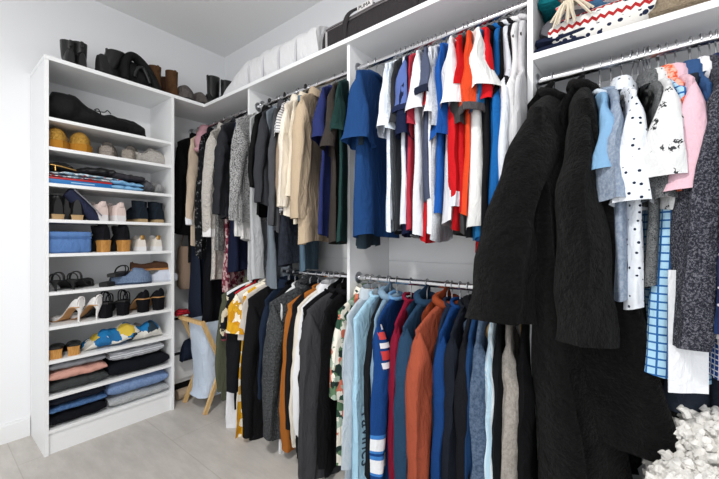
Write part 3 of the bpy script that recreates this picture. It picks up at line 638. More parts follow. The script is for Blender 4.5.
def shoe(name, label, cat, group, loc, rz, kind, up, sole, L=.25, heel=0.0, heeltype='block', st=.012, heelmat=None, shaft=0, shaftlean=0, lining=None,
         laces=None, straps=(), tilt=None, pointed=False, sc=1.0, tab=None, strapmat=None, puff=1.0):
    t = thing(name, label, cat, loc, rz, group)
    if tilt: t.rotation_euler = (tilt[0], tilt[1], rz)
    if sc != 1: t.scale = (sc, sc, sc)
    fw = FWP if pointed else FW
    zb = lambda q: heel*(1 if q < .16 else 0 if q > .66 else .5*(1+math.cos(math.pi*(q-.16)/.5)))
    ts_ = [0, .02, .05, .08, .11, .15, .2, .27, .34, .41, .46, .5, .55, .62, .7, .78, .86, .92, .96, .99, 1]
    rings = []
    for q in ts_:
        wd = lerp_tab(fw, q)*1.02; z0 = zb(q)
        rings.append([(q*L, wd*s*1.03, z0+zz) for s, zz in ((-1, 0), (-1.04, st*.5), (-1, st), (-.5, st), (.5, st), (1, st), (1.04, st*.5), (1, 0), (.5, 0), (-.5, 0))])
    MB().loft(rings, True, True, True).build('sole', sole, t)
    if kind in UP:
        Ht, Ot = UP[kind]; rings = []
        for q in ts_:
            wd = lerp_tab(fw, q)*.97*puff; z0 = zb(q)+st; h = lerp_tab(Ht, q)*puff; op = lerp_tab(Ot, q); r = []
            for j in range(15):
                th = math.pi*(1-j/14); c = math.cos(th); z = h*max(0, math.sin(th))**.62
                y = wd*c*(1-.18*math.sin(th) if h > .04 else 1)
                if abs(c) < .66: z = z*(1-op)+.008*op
                r.append((q*L, y, z0+z))
            rings.append(r)
        MB().loft(rings, True, True, True).build('upper', up, t)
    if heel > .012:
        hm = heelmat or sole
        if heeltype == 'block':
            w0, w1 = .026, .029
            MB().loft([[(x, y, z) for x, y in ((x0, -w), (x1, -w), (x1+.004, -w*.4), (x1+.004, w*.4), (x1, w), (x0, w), (x0-.006, w*.5), (x0-.006, -w*.5))]
                 for z, x0, x1, w in ((0, .012, .055, w0), (heel*.5, .008, .056, w0), (heel*.97, .004, .066, w1))], True, True, True).build('heel', hm, t)
        else:
            MB().tube([(.022, 0, 0), (.020, 0, heel*.4), (.012, 0, heel*.75), (.016, 0, heel+.004)], [.005, .006, .011, .024], 12).build('heel', hm, t)
    if shaft:
        rings = []
        for i, (f, rr) in enumerate(((.0, .66), (.22, .86), (.45, .93), (.7, .97), (1.0, 1.0), (1.0, .9), (.9, .88), (.45, .82))):
            z = heel+st+.02+f*(shaft-.02)
            rings.append([(.068+shaftlean*f+.056*rr*math.cos(2*math.pi*j/18)+.004*nz(j*.5, f*5, 1), .042*rr*math.sin(2*math.pi*j/18), z+.008*math.cos(2*math.pi*j/18)*f) for j in range(18)])
        sf = MB().loft(rings, True, False, True).build('shaft', up, t)
        MB().box(.004+shaftlean, .010+shaftlean, -.008, .008, heel+st+shaft-.045, heel+st+shaft-.006, .002).build('pull_tab', up, sf)
    if laces:
        b = MB()
        for i in range(4):
            q = .48+.06*i; wd = lerp_tab(fw, q)*.5; z = zb(q)+st+lerp_tab(UP[kind][0], q)*.98
            b.tube([(q*L, -wd, z-.006), (q*L+.004, 0, z+.004), (q*L, wd, z-.006)], .003, 6)
        b.build('laces', laces, t)
    if tab: MB().box(-.004, .008, -.012, .012, zb(0)+st+.045, zb(0)+st+.074, .003).build('heel_tab', tab, t)
    for (q0, q1, h, wdt) in straps:
        wa = lerp_tab(fw, min(q0, 1)); z0 = zb(q0)+st; pts = []
        for j in range(11):
            a = math.pi*j/10; pts.append(((q0+(q1-q0)*math.sin(a))*L, -wa*1.02*math.cos(a), z0+h*math.sin(a)**.7))
        MB().tube(pts, .0035, 8, True, 1.0).warp(lambda p: (p.x+0, p.y, p.z)).build('strap', strapmat or up, t)
    return t
def yU(px, X=.33): return onX(px, HZ, X).y
PI = math.pi
leather = hard('#0f0f10', .4); suede = F('#17171b'); nappa = hard('#161414', .38); tan_sole = hard('#b39469', .6); rub_w = hard('#dcdcdd', .55); rub_b = hard('#121213', .6)
gum = hard('#a68d66', .6)
S = SH
GP = lambda s: s
# cubby 2 : slippers
mus = F('#c9963f', 'fleece', '#d9ab57'); mus_d = F('#a9752b')
for px, lb in ((59, 'left mustard plush slipper on the second shelf'), (83, 'right mustard plush slipper beside the grey fluffy slippers')):
    shoe('slipper', lb, 'slipper', None, (.065, yU(px), S[1]), 0, 'slipper', mus, mus_d, L=.22, st=.036, puff=.92, sc=1.28)
gf = F('#a39a90', 'fleece', '#b9b0a7'); gw = F('#cfc9c2', 'fleece', '#e0dbd5')
for px, rz, m, lb in ((104, PI*.9, gf, 'taupe fluffy slipper next to the mustard pair'), (125, PI*.86, gf, 'taupe fluffy slipper in the middle of the second shelf'), (148, .25+PI/2, gw, 'off-white open fluffy slipper at the right end of the second shelf')):
    yy = yU(px)
    shoe('slipper', lb, 'slipper', None, (.34, yy+.01, S[1]) if rz > 2 else (.27, yy-.10, S[1]), rz, 'slipper', m, m, L=.24, st=.02, puff=1.15, sc=1.15)
# cubby 4
for px, lb, rz in ((55, 'black leather ankle boot with tan heel, far left of the fourth shelf', PI), (74, 'black leather ankle boot with tan heel, beside the navy wedge pouch', PI*.93)):
    shoe('ankle_boot', lb, 'boot', None, (.345, yU(px)+.012, S[3]), rz, 'boot', leather, rub_b, heel=.03, heelmat=tan_sole, st=.008, shaft=.10, shaftlean=-.0)
pw = F('#d6c4be'); pk = hard('#d8d5d6', .6)
for px, lb in ((103, 'pale pink and white running shoe, left one of the pair'), (121, 'pale pink and white running shoe, right one of the pair')):
    shoe('sneaker', lb, 'sneaker', None, (.34, yU(px), S[3]), PI*1.03, 'sneaker', pw, pk, L=.28, st=.034, laces=rub_w, tab=pw, sc=1.1, puff=1.12)
for px, lb in ((142, 'black high-top sneaker with gum sole, left of its pair'), (158, 'black high-top sneaker with gum sole, right of its pair')):
    shoe('sneaker', lb, 'sneaker', None, (.335, yU(px, .3), S[3]), PI*1.02, 'sneaker', F('#1d242c'), gum, L=.28, st=.022, laces=rub_b, puff=1.3, shaft=.12)
# cubby 5
for px, lb in ((106, 'black ankle boot with stacked wooden heel, beside the blue box'), (126, 'black ankle boot with stacked wooden heel, beside the white sneakers')):
    shoe('ankle_boot', lb, 'boot', None, (.345, yU(px), S[4]), PI*1.08, 'boot', suede, rub_b, L=.24, heel=.075, heelmat=M['heelwood'], st=.006, shaft=.075, sc=1.0)
gold = hard('#c49a5a', .3, .8)
for px, lb in ((142, 'white leather sneaker with gold heel tab, left one'), (158, 'white leather sneaker with gold heel tab, right one')):
    shoe('sneaker', lb, 'sneaker', None, (.34, yU(px), S[4]), PI*.98, 'sneaker', hard('#dcd6cd', .45), rub_w, st=.03, laces=rub_w, tab=gold)
# cubby 6
ST = ((.05, .02, .04, .01), (.15, .18, .045, .01), (.2, .23, .045, .01), (.62, .66, .04, .01), (.72, .78, .04, .01))
for px, lb in ((53, 'black strappy heeled sandal at the left end of the sixth shelf'), (71, 'black strappy heeled sandal right of its partner, sixth shelf')):
    shoe('sandal', lb, 'sandal', None, (.34, yU(px), S[5]), PI*.8, 'mule', leather, rub_b, heel=.05, heeltype='stiletto', st=.008, straps=ST, pointed=True)
shoe('flip_flop', 'black flat slide sandal lying under another one', 'sandal', None, (.33, yU(107)-.02, S[5]), PI*.75, 'mule', rub_b, rub_b, st=.024, straps=((.5, .6, .05, .01),))
shoe('flip_flop', 'black flat slide sandal stacked on top of its partner', 'sandal', None, (.34, yU(107)+.02, S[5]+.056), PI*.78, None, rub_b, rub_b, st=.02, straps=((.45, .6, .042, .01), (.55, .7, .04, .01)))
den = F('#5d6f8c', 'heather', '#75879f')
shoe('slipper', 'denim blue soft slipper on the sixth shelf', 'slipper', None, (.27, yU(131)-.09, S[5]), PI*.42, 'slipper', den, F('#3a4558'), L=.22, st=.012, puff=1.25)
shoe('slipper', 'white slipper under the brown loafer', 'slipper', None, (.27, yU(155)-.085, S[5]), PI*.44, 'slipper', F('#c3c9d6'), F('#b9bdc6'), L=.24, st=.012)
shoe('loafer', 'brown suede loafer lying on top of the white slipper', 'loafer', None, (.25, yU(152)-.10, S[5]+.08), PI*.46, 'loafer', F('#4b3427'), hard('#a8743c', .6), L=.25, st=.012)
# cubby 7
wl = hard('#e3e1df', .35); nude = hard('#b98a58', .5)
for px, lb in ((81, 'white slingback stiletto shoe, left one of the pair'), (99, 'white slingback stiletto shoe, right one of the pair')):
    shoe('high_heel', lb, 'high heel', None, (.345, yU(px), S[6]), PI*1.16, 'pump', wl, nude, L=.22, heel=.085, heeltype='stiletto', heelmat=wl, st=.006, pointed=True, straps=((.04, .0, .055, .01),), strapmat=wl)
for px, lb in ((110, 'black chunky-heeled sandal left of its partner, seventh shelf'), (127, 'black chunky-heeled sandal beside the suede pumps')):
    shoe('high_heel', lb, 'high heel', None, (.345, yU(px), S[6]), PI*1.18, 'mule', suede, rub_b, heel=.085, heelmat=suede, st=.012, straps=((.04, .02, .05, .01), (.10, .13, .06, .01), (.15, .19, .062, .01), (.68, .74, .05, .01)))
for px, lb in ((147, 'black suede block-heeled pump, left one of the pair'), (162, 'black suede block-heeled pump at the right end of the shelf')):
    shoe('high_heel', lb, 'high heel', None, (.345, yU(px)-.005, S[6]), PI*1.12, 'pump', suede, nude, heel=.085, heelmat=suede, st=.007)
# cubby 8
for px, lb in ((55, 'black mule with a square wooden heel, far left'), (73, 'black mule with a square wooden heel, right one')):
    shoe('mule', lb, 'mule', None, (.345, yU(px), S[7]), PI*.93, 'mule', leather, nappa, heel=.055, heelmat=M['heelwood'], st=.01, L=.24)
shoe('slipper', 'grey knit slipper behind the colourful scarf', 'slipper', None, (.05, yU(125, .2)+.03, S[7]), .3, 'slipper', F('#8d8883', 'speck', '#a9a49e'), gf, L=.24, puff=1.1)
# top of the unit
zt = ZT+T
XB = .20
for px, lb, ln, sh in ((68, 'black ankle boot with pull tab, first on top of the shoe shelves', 0, .160), (79, 'black ankle boot standing second on top of the shoe shelves', 0, .175)):
    shoe('ankle_boot', lb, 'boot', None, (XB+.07, yU(px, XB), zt), PI, 'boot', leather, rub_b, heel=.03, st=.012, shaft=sh-.012, shaftlean=ln, sc=.93)
shoe('ankle_boot', 'black ankle boot leaning left of the black bag on top', 'boot', None, (XB+.10, yU(96, XB)-.02, zt), PI*.62, 'boot', leather, rub_b, heel=.03, st=.012, shaft=.155, shaftlean=.05)
brn = F('#47311f', 'heather', '#5a402c', rough=.75)
for px, lb, sh in ((153, 'brown suede boot just right of the black bag', .19), (170, 'brown suede boot in front of the grey felt slippers', .20)):
    shoe('ankle_boot', lb, 'boot', None, (XB+.09, yU(px, XB), zt), PI, 'boot', brn, rub_b, heel=.02, st=.012, shaft=sh, sc=.92)
shoe('ankle_boot', 'darker brown suede boot tucked behind its partner', 'boot', None, (XB-.0, yU(166, XB-.05), zt), PI, 'boot', F('#4a3527'), rub_b, heel=.02, st=.012, shaft=.19, sc=.85)
fel = F('#6d6764', 'fleece', '#7d7774')
for px, lb, pf_ in ((182, 'grey felt slipper right of the brown boots', 1.55), (197, 'grey felt slipper near the corner of the top shelf', 1.35)):
    shoe('slipper', lb, 'slipper', None, (.06, yU(px, XB), zt), 0, 'slipper', fel, rub_b, L=.26, st=.03, puff=pf_)
cx = onY(212, HZ, -.24).x; cx2 = onY(221, HZ, -.2).x
for x_, y_, lb, sh in ((cx, -.25, 'black boot at the corner of the top shelf, taller front one', .235), (cx2, -.17, 'black boot at the corner of the top shelf, behind the front one', .21)):
    shoe('ankle_boot', lb, 'boot', None, (x_+.05, y_-.06, zt), PI*.6, 'boot', leather, rub_b, heel=.03, st=.012, shaft=sh)
# ------------------------------------------------------------------ folded clothes
def folded(label, cat, mat, x0, x1, y0, y1, z0, h, seed, name='folded_clothes', nfold=2, hem=None, sag=.012, rz=0.0):
    """a garment folded into nfold thicknesses, the rounded fold facing +x"""
    cxx, cyy = (x0+x1)/2, (y0+y1)/2; t = thing(name, label, cat, (cxx, cyy, z0), rz)
    a, w = (x1-x0)/2, (y1-y0)/2; lay = h/nfold
    for k in range(nfold):
        rings = []; m = 15
        for i in range(m):
            u = -1+2*i/(m-1); e = (1-abs(u)**7)*.55+.45; r = []
            for j in range(28):
                q = 2*math.pi*j/28; c, s = math.cos(q), math.sin(q)
                x = a*(abs(c)**.45)*(1 if c > 0 else -1)*(1-.02*k); z = lay*.5*(abs(s)**.7)*(1 if s > 0 else -1)*e
                zz = lay*(k+.5)+z
                n1 = nz(x*12+seed, u*3.5, k*3.1+seed)
                top = max(0, zz/h)
                zz = max(.001, zz+top*(.010*n1+sag*math.sin(u*2.6+seed)*.5))
                x += .012*nz(u*4, seed, k)+.006*nz(u*11, zz*40, seed)
                r.append((x, w*u*(1+.015*nz(x*9, k, seed)), zz))
            rings.append(r)
        MB().loft(rings, True, True, True).build('fold', mat if k != 0 or hem is None else hem, t)
    return t
def cub(px0, px1): return yU(px0, .34), yU(px1, .34)
# cubby 9
ya, yb = cub(48.5, 108)
z = S[8]
folded('folded dark grey trousers at the bottom of the left stack, ninth shelf', 'trousers', F('#3f4243'), .05, .345, ya, yb, z, 0.0643, 1, sag=.006, nfold=1)
folded('folded salmon pink shirt in the middle of the left stack', 'shirt', F('#cf9c8e'), .05, .35, ya, yb-.005, z+0.0655, 0.0538, 2, sag=.006, nfold=1)
folded('folded mid grey shirt on top of the pink shirt', 'shirt', F('#85878c'), .05, .34, ya, yb-.01, z+0.1217, 0.0468, 3, sag=.006, nfold=1)
yc, yd = cub(109.5, 169)
folded('folded black trousers under the white-grey striped shirt', 'trousers', F('#181a20'), .05, .345, yc, yd, z, 0.0877, 4, sag=.006, nfold=1)
folded('folded white and grey striped shirt on black trousers', 'shirt', F('#cfd1d6', 'hstripe', '#9a9da3', sc=2), .06, .335, yc+.006, yd-.03, z+0.0913, 0.0702, 5, nfold=1)
z = S[9]
folded('folded black trousers at the bottom of the unit, left', 'trousers', F('#15161b'), .05, .345, ya, yb-.006, z, 0.0679, 6, sag=.006, nfold=1)
folded('folded mid-blue jeans between two dark pairs', 'jeans', F('#3f5f90', 'heather', '#56769f', sc=.5), .05, .34, ya, yb-.004, z+0.0702, 0.0351, 7, sag=.004, nfold=1)
folded('folded dark navy sweater on top of the blue jeans', 'sweater', F('#1f222c'), .05, .34, ya, yb-.01, z+0.1076, 0.0608, 8, sag=.006, nfold=1)
folded('folded light grey sweatpants under the pale jeans', 'trousers', F('#a3a6a8', 'heather', '#b4b7b9'), .05, .345, yc, yd, z, 0.0585, 9, sag=.006, nfold=1)
folded('folded pale blue jeans on grey sweatpants at the bottom right', 'jeans', F('#6d87b3', 'heather', '#849bc0', sc=.5), .05, .34, yc-.005, yd-.006, z+0.0608, 0.0877, 10, sag=.006, nfold=1)
# cubby 8 scarf heap
y0, y1 = cub(86, 166)
def heap(label, cat, name, mat, x0, x1, y0, y1, z0, h, seed, cols=None, amp=.5, freq=9):
    t = thing(name, label, cat, ((x0+x1)/2, (y0+y1)/2, z0)); a, w = (x1-x0)/2, (y1-y0)/2
    rings = []
    for i in range(30):
        u = -1+2*i/29; e = math.sqrt(max(.0, 1-abs(u)**3.0)); r = []
        for j in range(30):
            q = 2*math.pi*j/30; c, s = math.cos(q), math.sin(q)
            hh = h*e*(.75+amp*nz(u*w*freq, c*a*freq, seed)); x = a*c*(.55+.45*e)*(1+.12*nz(u*5, seed, 2.))
            zz = max(0.001, hh*.5+hh*.5*s)
            zz += .012*nz(u*w*30, x*30, seed+3)*max(0, s)
            r.append((x, w*u, zz))
        rings.append(r)
    MB().loft(rings, True, True, True).build('cloth', mat, t); return t
heap('crumpled blue, white and yellow patterned silk scarf', 'scarf', 'scarf', F('#d9d8d2', 'floral', sc=.6, cols=['#2474ad', '#dedcd4', '#e4e2da', '#dcdad2', '#2a7fbb', '#2c3a45', '#d9d7cf', '#d3b64a', '#e2e0d8', '#2b6ea3']),   .14, .345, y0, y1, S[7], .125, 11, amp=.75)
# cubby 3
ya3, yb3 = cub(48, 112)
bk = thing('book', 'flat blue box-like book with a red top edge, lying on the third shelf', 'book', (.2, (ya3+yb3)/2, S[2]))
wv = (yb3-ya3)/2
MB().box(-.14, .145, -wv, wv, 0, .026, .002).build('cover', hard('#1f6fb0', .4), bk)
MB().box(-.142, .147, -wv-.0, wv, .0265, .036, .002).build('red_edge', hard('#b7282e', .4), bk)
MB().box(.1452, .1458, -.05, .06, .011, .016).build('spine_line', hard('#a9cbe4', .4), bk)
folded('folded blue, grey and white patterned cloth lying on the blue book', 'cloth', F('#9fb3c4', 'floral', sc=2.6, cols=['#93b4c8', '#54687a', '#cfd6da', '#7f97a8', '#b6423f', '#dfe3e6']), .05, .345, ya3+.004, yb3+.05, S[2]+.037, .034, 21, name='folded_cloth', sag=.004)
hb = heap('black leather handbag with a gold T-shaped clasp', 'handbag', 'handbag', nappa, .05, .33, ya3+.002, cub(48, 78)[1], S[2]+.076, .075, 31, amp=.15, freq=4)
MB().tube([(.135, -.055, .03), (.145, -.01, .024), (.135, .06, .012)], .0035, 8).tube([(.142, -.035, .028), (.148, -.035, -.004)], .0045, 8).build('clasp', gold, hb)
heap('flat black leather bag behind the gold-clasp handbag', 'handbag', 'handbag', hard('#1b1a1d', .5), .04, .30, cub(79, 100)[0], cub(79, 128)[1], S[2]+.076, .085, 33, amp=.2, freq=5)
y0, y1 = cub(110, 143)
folded('folded light sky-blue towel on the third shelf', 'towel', F('#7fb0d6'), .12, .35, y0+.004, y1, S[2], .058, 22, name='folded_towel', sag=.008)
folded('dark grey folded pouch lying on the sky-blue towel', 'pouch', F('#37353a'), .10, .335, y0+.03, y1+.015, S[2]+.064, .045, 23, name='fabric_pouch', nfold=1, sag=.008)
y0, y1 = cub(144.5, 156)
heap('crumpled dark grey fabric bag right of the towel', 'bag', 'fabric_bag', F('#55565a'), .10, .335, y0, y1, S[2], .125, 34, amp=.3)
y0, y1 = cub(157, 167)
heap('light grey fabric bag at the right end of the third shelf', 'bag', 'fabric_bag', F('#8f8f90'), .12, .33, y0, y1, S[2], .12, 35, amp=.3)
# cubby 1
y0, y1 = cub(48, 150)
bagm = F('#1a1a1b', rough=.6)
t = thing('nylon_bag', 'black nylon bag with a drawstring lying on the highest cubby shelf', 'bag', (.2, y0, S[0]))
rings = []; y1 = yU(147, .24); Lb = y1-y0
for i in range(30):
    u = i/29; h = lerp_tab([(0, .12), (.08, .185), (.2, .19), (.36, .145), (.5, .105), (.62, .12), (.8, .115), (.93, .095), (1, .03)], u); wd = lerp_tab([(0, .10), (.15, .14), (.5, .12), (.9, .13), (1, .06)], u)
    r = []
    for j in range(26):
        q = 2*PI*j/26; x = wd*math.cos(q); z_ = h*.5+h*.5*math.sin(q)
        k = .018*nz(x*14, u*9, z_*14)
        r.append((x+k*math.cos(q), .004+u*(Lb-.008), max(.001, z_+k*math.sin(q))))
    rings.append(r)
MB().loft(rings, True, True, True).build('bag_body', bagm, t)
MB().tube(spline([(.09, .50*Lb, .06), (.07, .49*Lb, .10), (.0, .5*Lb, .115), (-.04, .5*Lb, .10)], 12), .004, 6).build('cinch_cord', rub_b, t)
MB().tube(spline([(.05, .5*Lb, .11), (.06, .47*Lb, .135), (.05, .44*Lb, .125), (.07, .52*Lb, .12), (.06, .56*Lb, .14), (.05, .6*Lb, .125)], 20), .003, 6).build('drawstring', rub_b, t)
# cubby 5 blue box
y0, y1 = cub(48.5, 92)
t = thing('storage_case', 'powder blue rounded storage case on the fifth shelf', 'case', (.2, (y0+y1)/2, S[4])); w2 = (y1-y0)/2
MB().box(-.14, .14, -w2, w2, 0, .086, .014).build('case_base', F('#587bb0'), t)
MB().box(-.141, .141, -w2-.001, w2+.001,   .0865, .122, .012).build('case_lid', F('#5c80b6'), t)
MB().box(-.139, .1395, -w2+.002, w2-.002,   .082, .09).build('zip_line', F('#4d6fa3'), t)
# cubby 4 wedge pouch
t = thing('wedge_pouch', 'navy zip pouch leaning against the black boots', 'pouch', (.30, yU(80)-.03, S[3]))
MB().loft([[(x*.9, y+.16*u*u*.0+.14*u, .165*(1-u)+z) for x, y, z in [(.03*math.cos(q), -.02+.02*math.sin(q), .03*math.sin(q)+.0) for q in [2*PI*j/14 for j in range(14)]]] for u in [i/9 for i in range(10)]], True, True, True).warp(lambda p: (p.x*1.6, p.y, max(.001, p.z+.002))).build('pouch_body', F('#2b2f44'), t)
MB().tube([(.05, .0, .172), (.052, .05, .122), (.052, .13, .03)], .0035, 6).build('zipper', hard('#8e8f96', .4, .6), t)
# ------------------------------------------------------------------ things on the top shelf
t = thing('shoulder_bag', 'black soft bag with a thick arched strap on top of the shoe shelves', 'bag', (XB, yU(136, XB), zt))
ys = yU(158, XB)-yU(113, XB)
ys *= .82
MB().loft([[(.10*math.cos(q)*e, ys*(.5-u), max(.001, hh*.5+hh*.5*math.sin(q)+.012*nz(u*7, math.cos(q)*3, 5))) for q in [2*PI*j/22 for j in range(22)]]
    for u, e, hh in [(i/15, .4+.6*math.sin(PI*min(1, .08+i/15*.84)), lerp_tab([(0, .06), (.3, .13), (.6, .185), (.85, .195), (1, .15)], i/15)) for i in range(16)]], True, True, True).build('bag_body', bagm, t)
MB().tube(spline([(.09, -.42*ys, .03), (.08, -.42*ys, .13), (.07, -.25*ys, .20), (.06, .0, .19), (.07, .25*ys, .125), (.09, .46*ys, .02)], 30), .032, 12, True, .8).build('strap', bagm, t)
MB().tube(spline([(.10, -.2*ys, .06), (.10, -.12*ys, .12), (.10, .05*ys, .13), (.10, .22*ys, .05)], 18), .012, 8).build('carry_loop', leather, t)
# bedding: x from pixel
X0 = onY(238, HZ, -.2).x; X1 = onY(333, HZ, -.2).x
t = thing('bedding_bundle', 'white quilted bedding bundle lying on the top shelf left of the duffel', 'bedding', (X0, -.185, zt))
rings = []
for i in range(70):
    u = i/69; h = (.215*min(1, (u/.3)**.6 if u > 0 else 0)*(1-.05*u))*(.94+.06*abs(math.sin(u*PI*9)))+.02; r = []
    for j in range(26):
        q = 2*PI*j/26; c, s = math.cos(q), math.sin(q)
        x = .15*(abs(c)**.6)*(1 if c > 0 else -1); z_ = h*.5+h*.5*(abs(s)**.6)*(1 if s > 0 else -1)
        r.append((u*(X1-X0)+.02*nz(x*6, z_*8, 2), -x, max(.001, z_+.012*nz(u*9, x*10, 3))))
    rings.append(r)
MB().loft(rings, True, True, True).build('quilt', F('#dedee0'), t)
for k in range(4):
    xx = (X1-X0)*(.35+.16*k); pts = [(xx, -.156, .02), (xx, -.154, .13), (xx-.01, -.10, .20), (xx-.01, .05, .205)]
    MB().tube(spline(pts, 14), .006, 6).build('piping', F('#c9c9cd'), t)
# duffel
DX0 = onY(324, HZ, -.31).x; DX1 = onY(436, HZ, -.31).x+.05
t = thing('duffel_bag', 'large charcoal duffel bag with white patch on the top shelf', 'duffel bag', (DX0, -.185, zt)); dl = DX1-DX0
dm = F('#363335', rough=.7)
rings = []
for i in range(24):
    u = i/23; e = min(1, (min(u, 1-u)/.05+.3)**.5) if min(u, 1-u) < .05 else 1; r = []
    for j in range(32):
        q = 2*PI*j/32; c, s = math.cos(q), math.sin(q)
        y = .15*(abs(c)**.35)*(1 if c > 0 else -1)*(.8+.2*e); z_ = .09+.09*(abs(s)**.4)*(1 if s > 0 else -1)*(.85+.15*e)
        y *= 1-.25*max(0, z_-.11)/.07
        k = .008*nz(u*8, y*12, z_*12)
        r.append((u*dl, y+k, max(.001, z_+k)))
    rings.append(r)
db = MB().loft(rings, True, True, True).build('bag_body', dm, t)
zm = hard('#8a8587', .4, .5)
MB().tube([(.02, -.136, .125), (dl*.5, -.142, .13), (dl-.02, -.136, .125)], .004, 6).tube([(.02, -.130, .140), (dl*.5, -.136, .145), (dl-.02, -.130, .140)], .004, 6).build('zipper', zm, t)
MB().tube([(.045, -.152, .02), (.045, -.153, .11)], .006, 6).build('side_zipper', hard('#c9c6c6', .4, .4), t)
MB().tube(spline([(.17, -.15, .01), (.175, -.158, .09), (.19, -.135, .165), (.23, -.06, .225), (.27, -.05, .225), (.31, -.08, .175)], 24), .017, 8, True, .4).build('handle', dm, t)
MB().tube(spline([(.58, -.15, .01), (.585, -.158, .09), (.60, -.135, .165), (.64, -.06, .225)], 24), .017, 8, True, .4).build('handle', dm, t)
pxx = onY(365, HZ, -.315).x-DX0
pt = MB().box(pxx-.047, pxx+.047, -.135, -.122, .148, .181, .002).xf(Matrix.Identity(4)).build('patch', hard('#d9d6d6', .6), t)
lettering('PUMA', .027, hard('#2a2829', .6), pt, Matrix.Translation((pxx, -.1355, .1645)) @ Matrix.Rotation(PI/2, 4, 'X') @ Matrix.Diagonal((1.05, 1, 1, 1)))
# ------------------------------------------------------------------ knitwear on the right shelf
zs = 1.828
XL = DIV[2]+.012
folded('folded teal sweater at the back of the knitwear pile', 'sweater', F('#12666f'), XL, XL+.22, -.30, -.04, zs+.175, .13, 41, name='folded_sweater', nfold=2)
heap('crumpled dark grey knit beside the panel in the knitwear pile', 'sweater', 'crumpled_sweater', F('#5c5c62'), XL, XL+.16, -.335, -.05, zs+.056, .115, 43, amp=.6, freq=14)
folded('folded navy top under the crumpled grey top', 'top', F('#1c2236'), XL, XL+.15, -.345, -.18, zs, .055, 44, name='folded_sweater', sag=.004)
def pile(label, name, cat, mat, x0, x1, y0, y1, z0, h, seed, nf): return folded(label, cat, mat, x0, x1, y0, y1, z0, h, seed, name=name, nfold=nf)
NX0 = onY(548, HZ, -.34).x; NX1 = onY(656, HZ, -.34).x
def nord():
    t = NT('nordic_knit'); sep = t.n('ShaderNodeSeparateXYZ'); t.l(t.obj(), sep.inputs[0]); X_, Y_, Z_ = sep.outputs
    U_ = t.math('ADD', X_, t.math('MULTIPLY', Y_, .6))
    zig = t.math('ADD', Z_, t.math('MULTIPLY', t.math('PINGPONG', U_, .011), .9))
    c = t.ramp(t.math('MULTIPLY', zig, 6.0), [(0, '#e6e3df'), (.36, '#a92b2e'), (.43, '#e6e3df'), (.60, '#a92b2e'), (.66, '#e2d5d0'), (.8, '#a92b2e'), (.86, '#e6e3df')], 'CONSTANT')
    v = t.vor(46); sp = t.ramp(v.outputs['Distance'], [(0, '#2a3350'), (.36, '#ffffff')], 'CONSTANT')
    band = t.ramp(t.math('MULTIPLY', Z_, 6.0), [(0, '#000000'), (.07, '#ffffff'), (.27, '#000000'), (.5, '#ffffff'), (.58, '#000000')], 'CONSTANT')
    c2 = t.mix(1.0, c, sp, 'MULTIPLY'); c3 = t.mix(band, c, c2)
    n = t.noise(220); t.bump(n.outputs['Fac'], .5, .004); return t.set(c3, .95, 0, .1)
NM = nord()
folded('folded white nordic sweater with red zigzags and navy motifs', 'sweater', NM, NX0, NX1, -.345, -.10, zs, .115, 45, name='folded_sweater', nfold=1, sag=.004)
KM = F('#c9d3dd', 'floral', sc=1.7, cols=['#d8dde4', '#b02a30', '#5b8cb8', '#e4e1de', '#c7c9d0', '#d05a58', '#e9e6e3'])
folded('folded blue, red and white patterned knit on the nordic sweater', 'sweater', KM, NX0+.02, NX1-.02, -.32, -.06, zs+.125, .10, 46, name='folded_sweater', nfold=2)
# tasselled hat end
tx = onY(567, HZ, -.36).x
t = thing('tassel_scarf', 'cream yarn tassel hanging over the nordic sweater', 'scarf', (tx+.02, -.30, zs+.20))
MB().tube(spline([(.06, .06, .03), (.03, -.01, .02), (.0, -.05, -.03), (-.01, -.062, -.06)], 14), [.022]*10+[.026, .03, .032, .03], 12).build('knot', F('#d8cdb9', 'fleece'), t)
for k in range(26):
    a = random.uniform(-1, 1); l = random.uniform(.05, .085)
    MB().tube(spline([(-.01, -.06, -.05), (-.01+a*.03, -.075-random.uniform(0, .012), -.06-l*.4), (-.01+a*.062+random.uniform(-.01, .01), -.066-random.uniform(0, .012), -.06-l)], 7), .0035, 5).build('tassel_strand', F('#d8cdb9'), t)
SX0 = onY(640, HZ, -.3).x
folded('beige sherpa fleece blanket at the right of the knitwear shelf', 'blanket', F('#a8967f', 'fleece', '#c2b199'), SX0, SX0+.34, -.335, -.03, zs, .17, 47, name='folded_blanket', nfold=2)
# ------------------------------------------------------------------ floor level things
def bar(mb, a, b, w, d): 
    a, b = Vector(a), Vector(b); ax = (b-a).normalized(); s = Vector((1, 0, 0)); s = (s-ax*s.dot(ax)).normalized(); q = ax.cross(s)
    return mb.loft([[p+s*(w*i)+q*(d*j) for i, j in ((-.5, -.5), (.5, -.5), (.5, .5), (-.5, .5))] for p in (a, b)], True, True, True)
hx0, hx1 = .315, .60
t = thing('laundry_hamper', 'folding wooden X-frame laundry hamper with a pale blue bag', 'hamper', (0, 0, 0))
for x_ in (hx0, hx1):
    bar(MB(), (x_, -.50, 0.002), (x_, -.235, .63), .018, .026).build('leg', M['wood'], t, False)
    bar(MB(), (x_+.024, -.255, 0.002), (x_+.024, -.53, .63), .018, .026).build('leg', M['wood'], t, False)
for y_, z_ in ((-.235, .62), (-.53, .62)):
    MB().box(hx0-.01, hx1+.03, y_-.011, y_+.011, z_-.012, z_+.012).build('crossbar', M['wood'], t, False)
rings = []
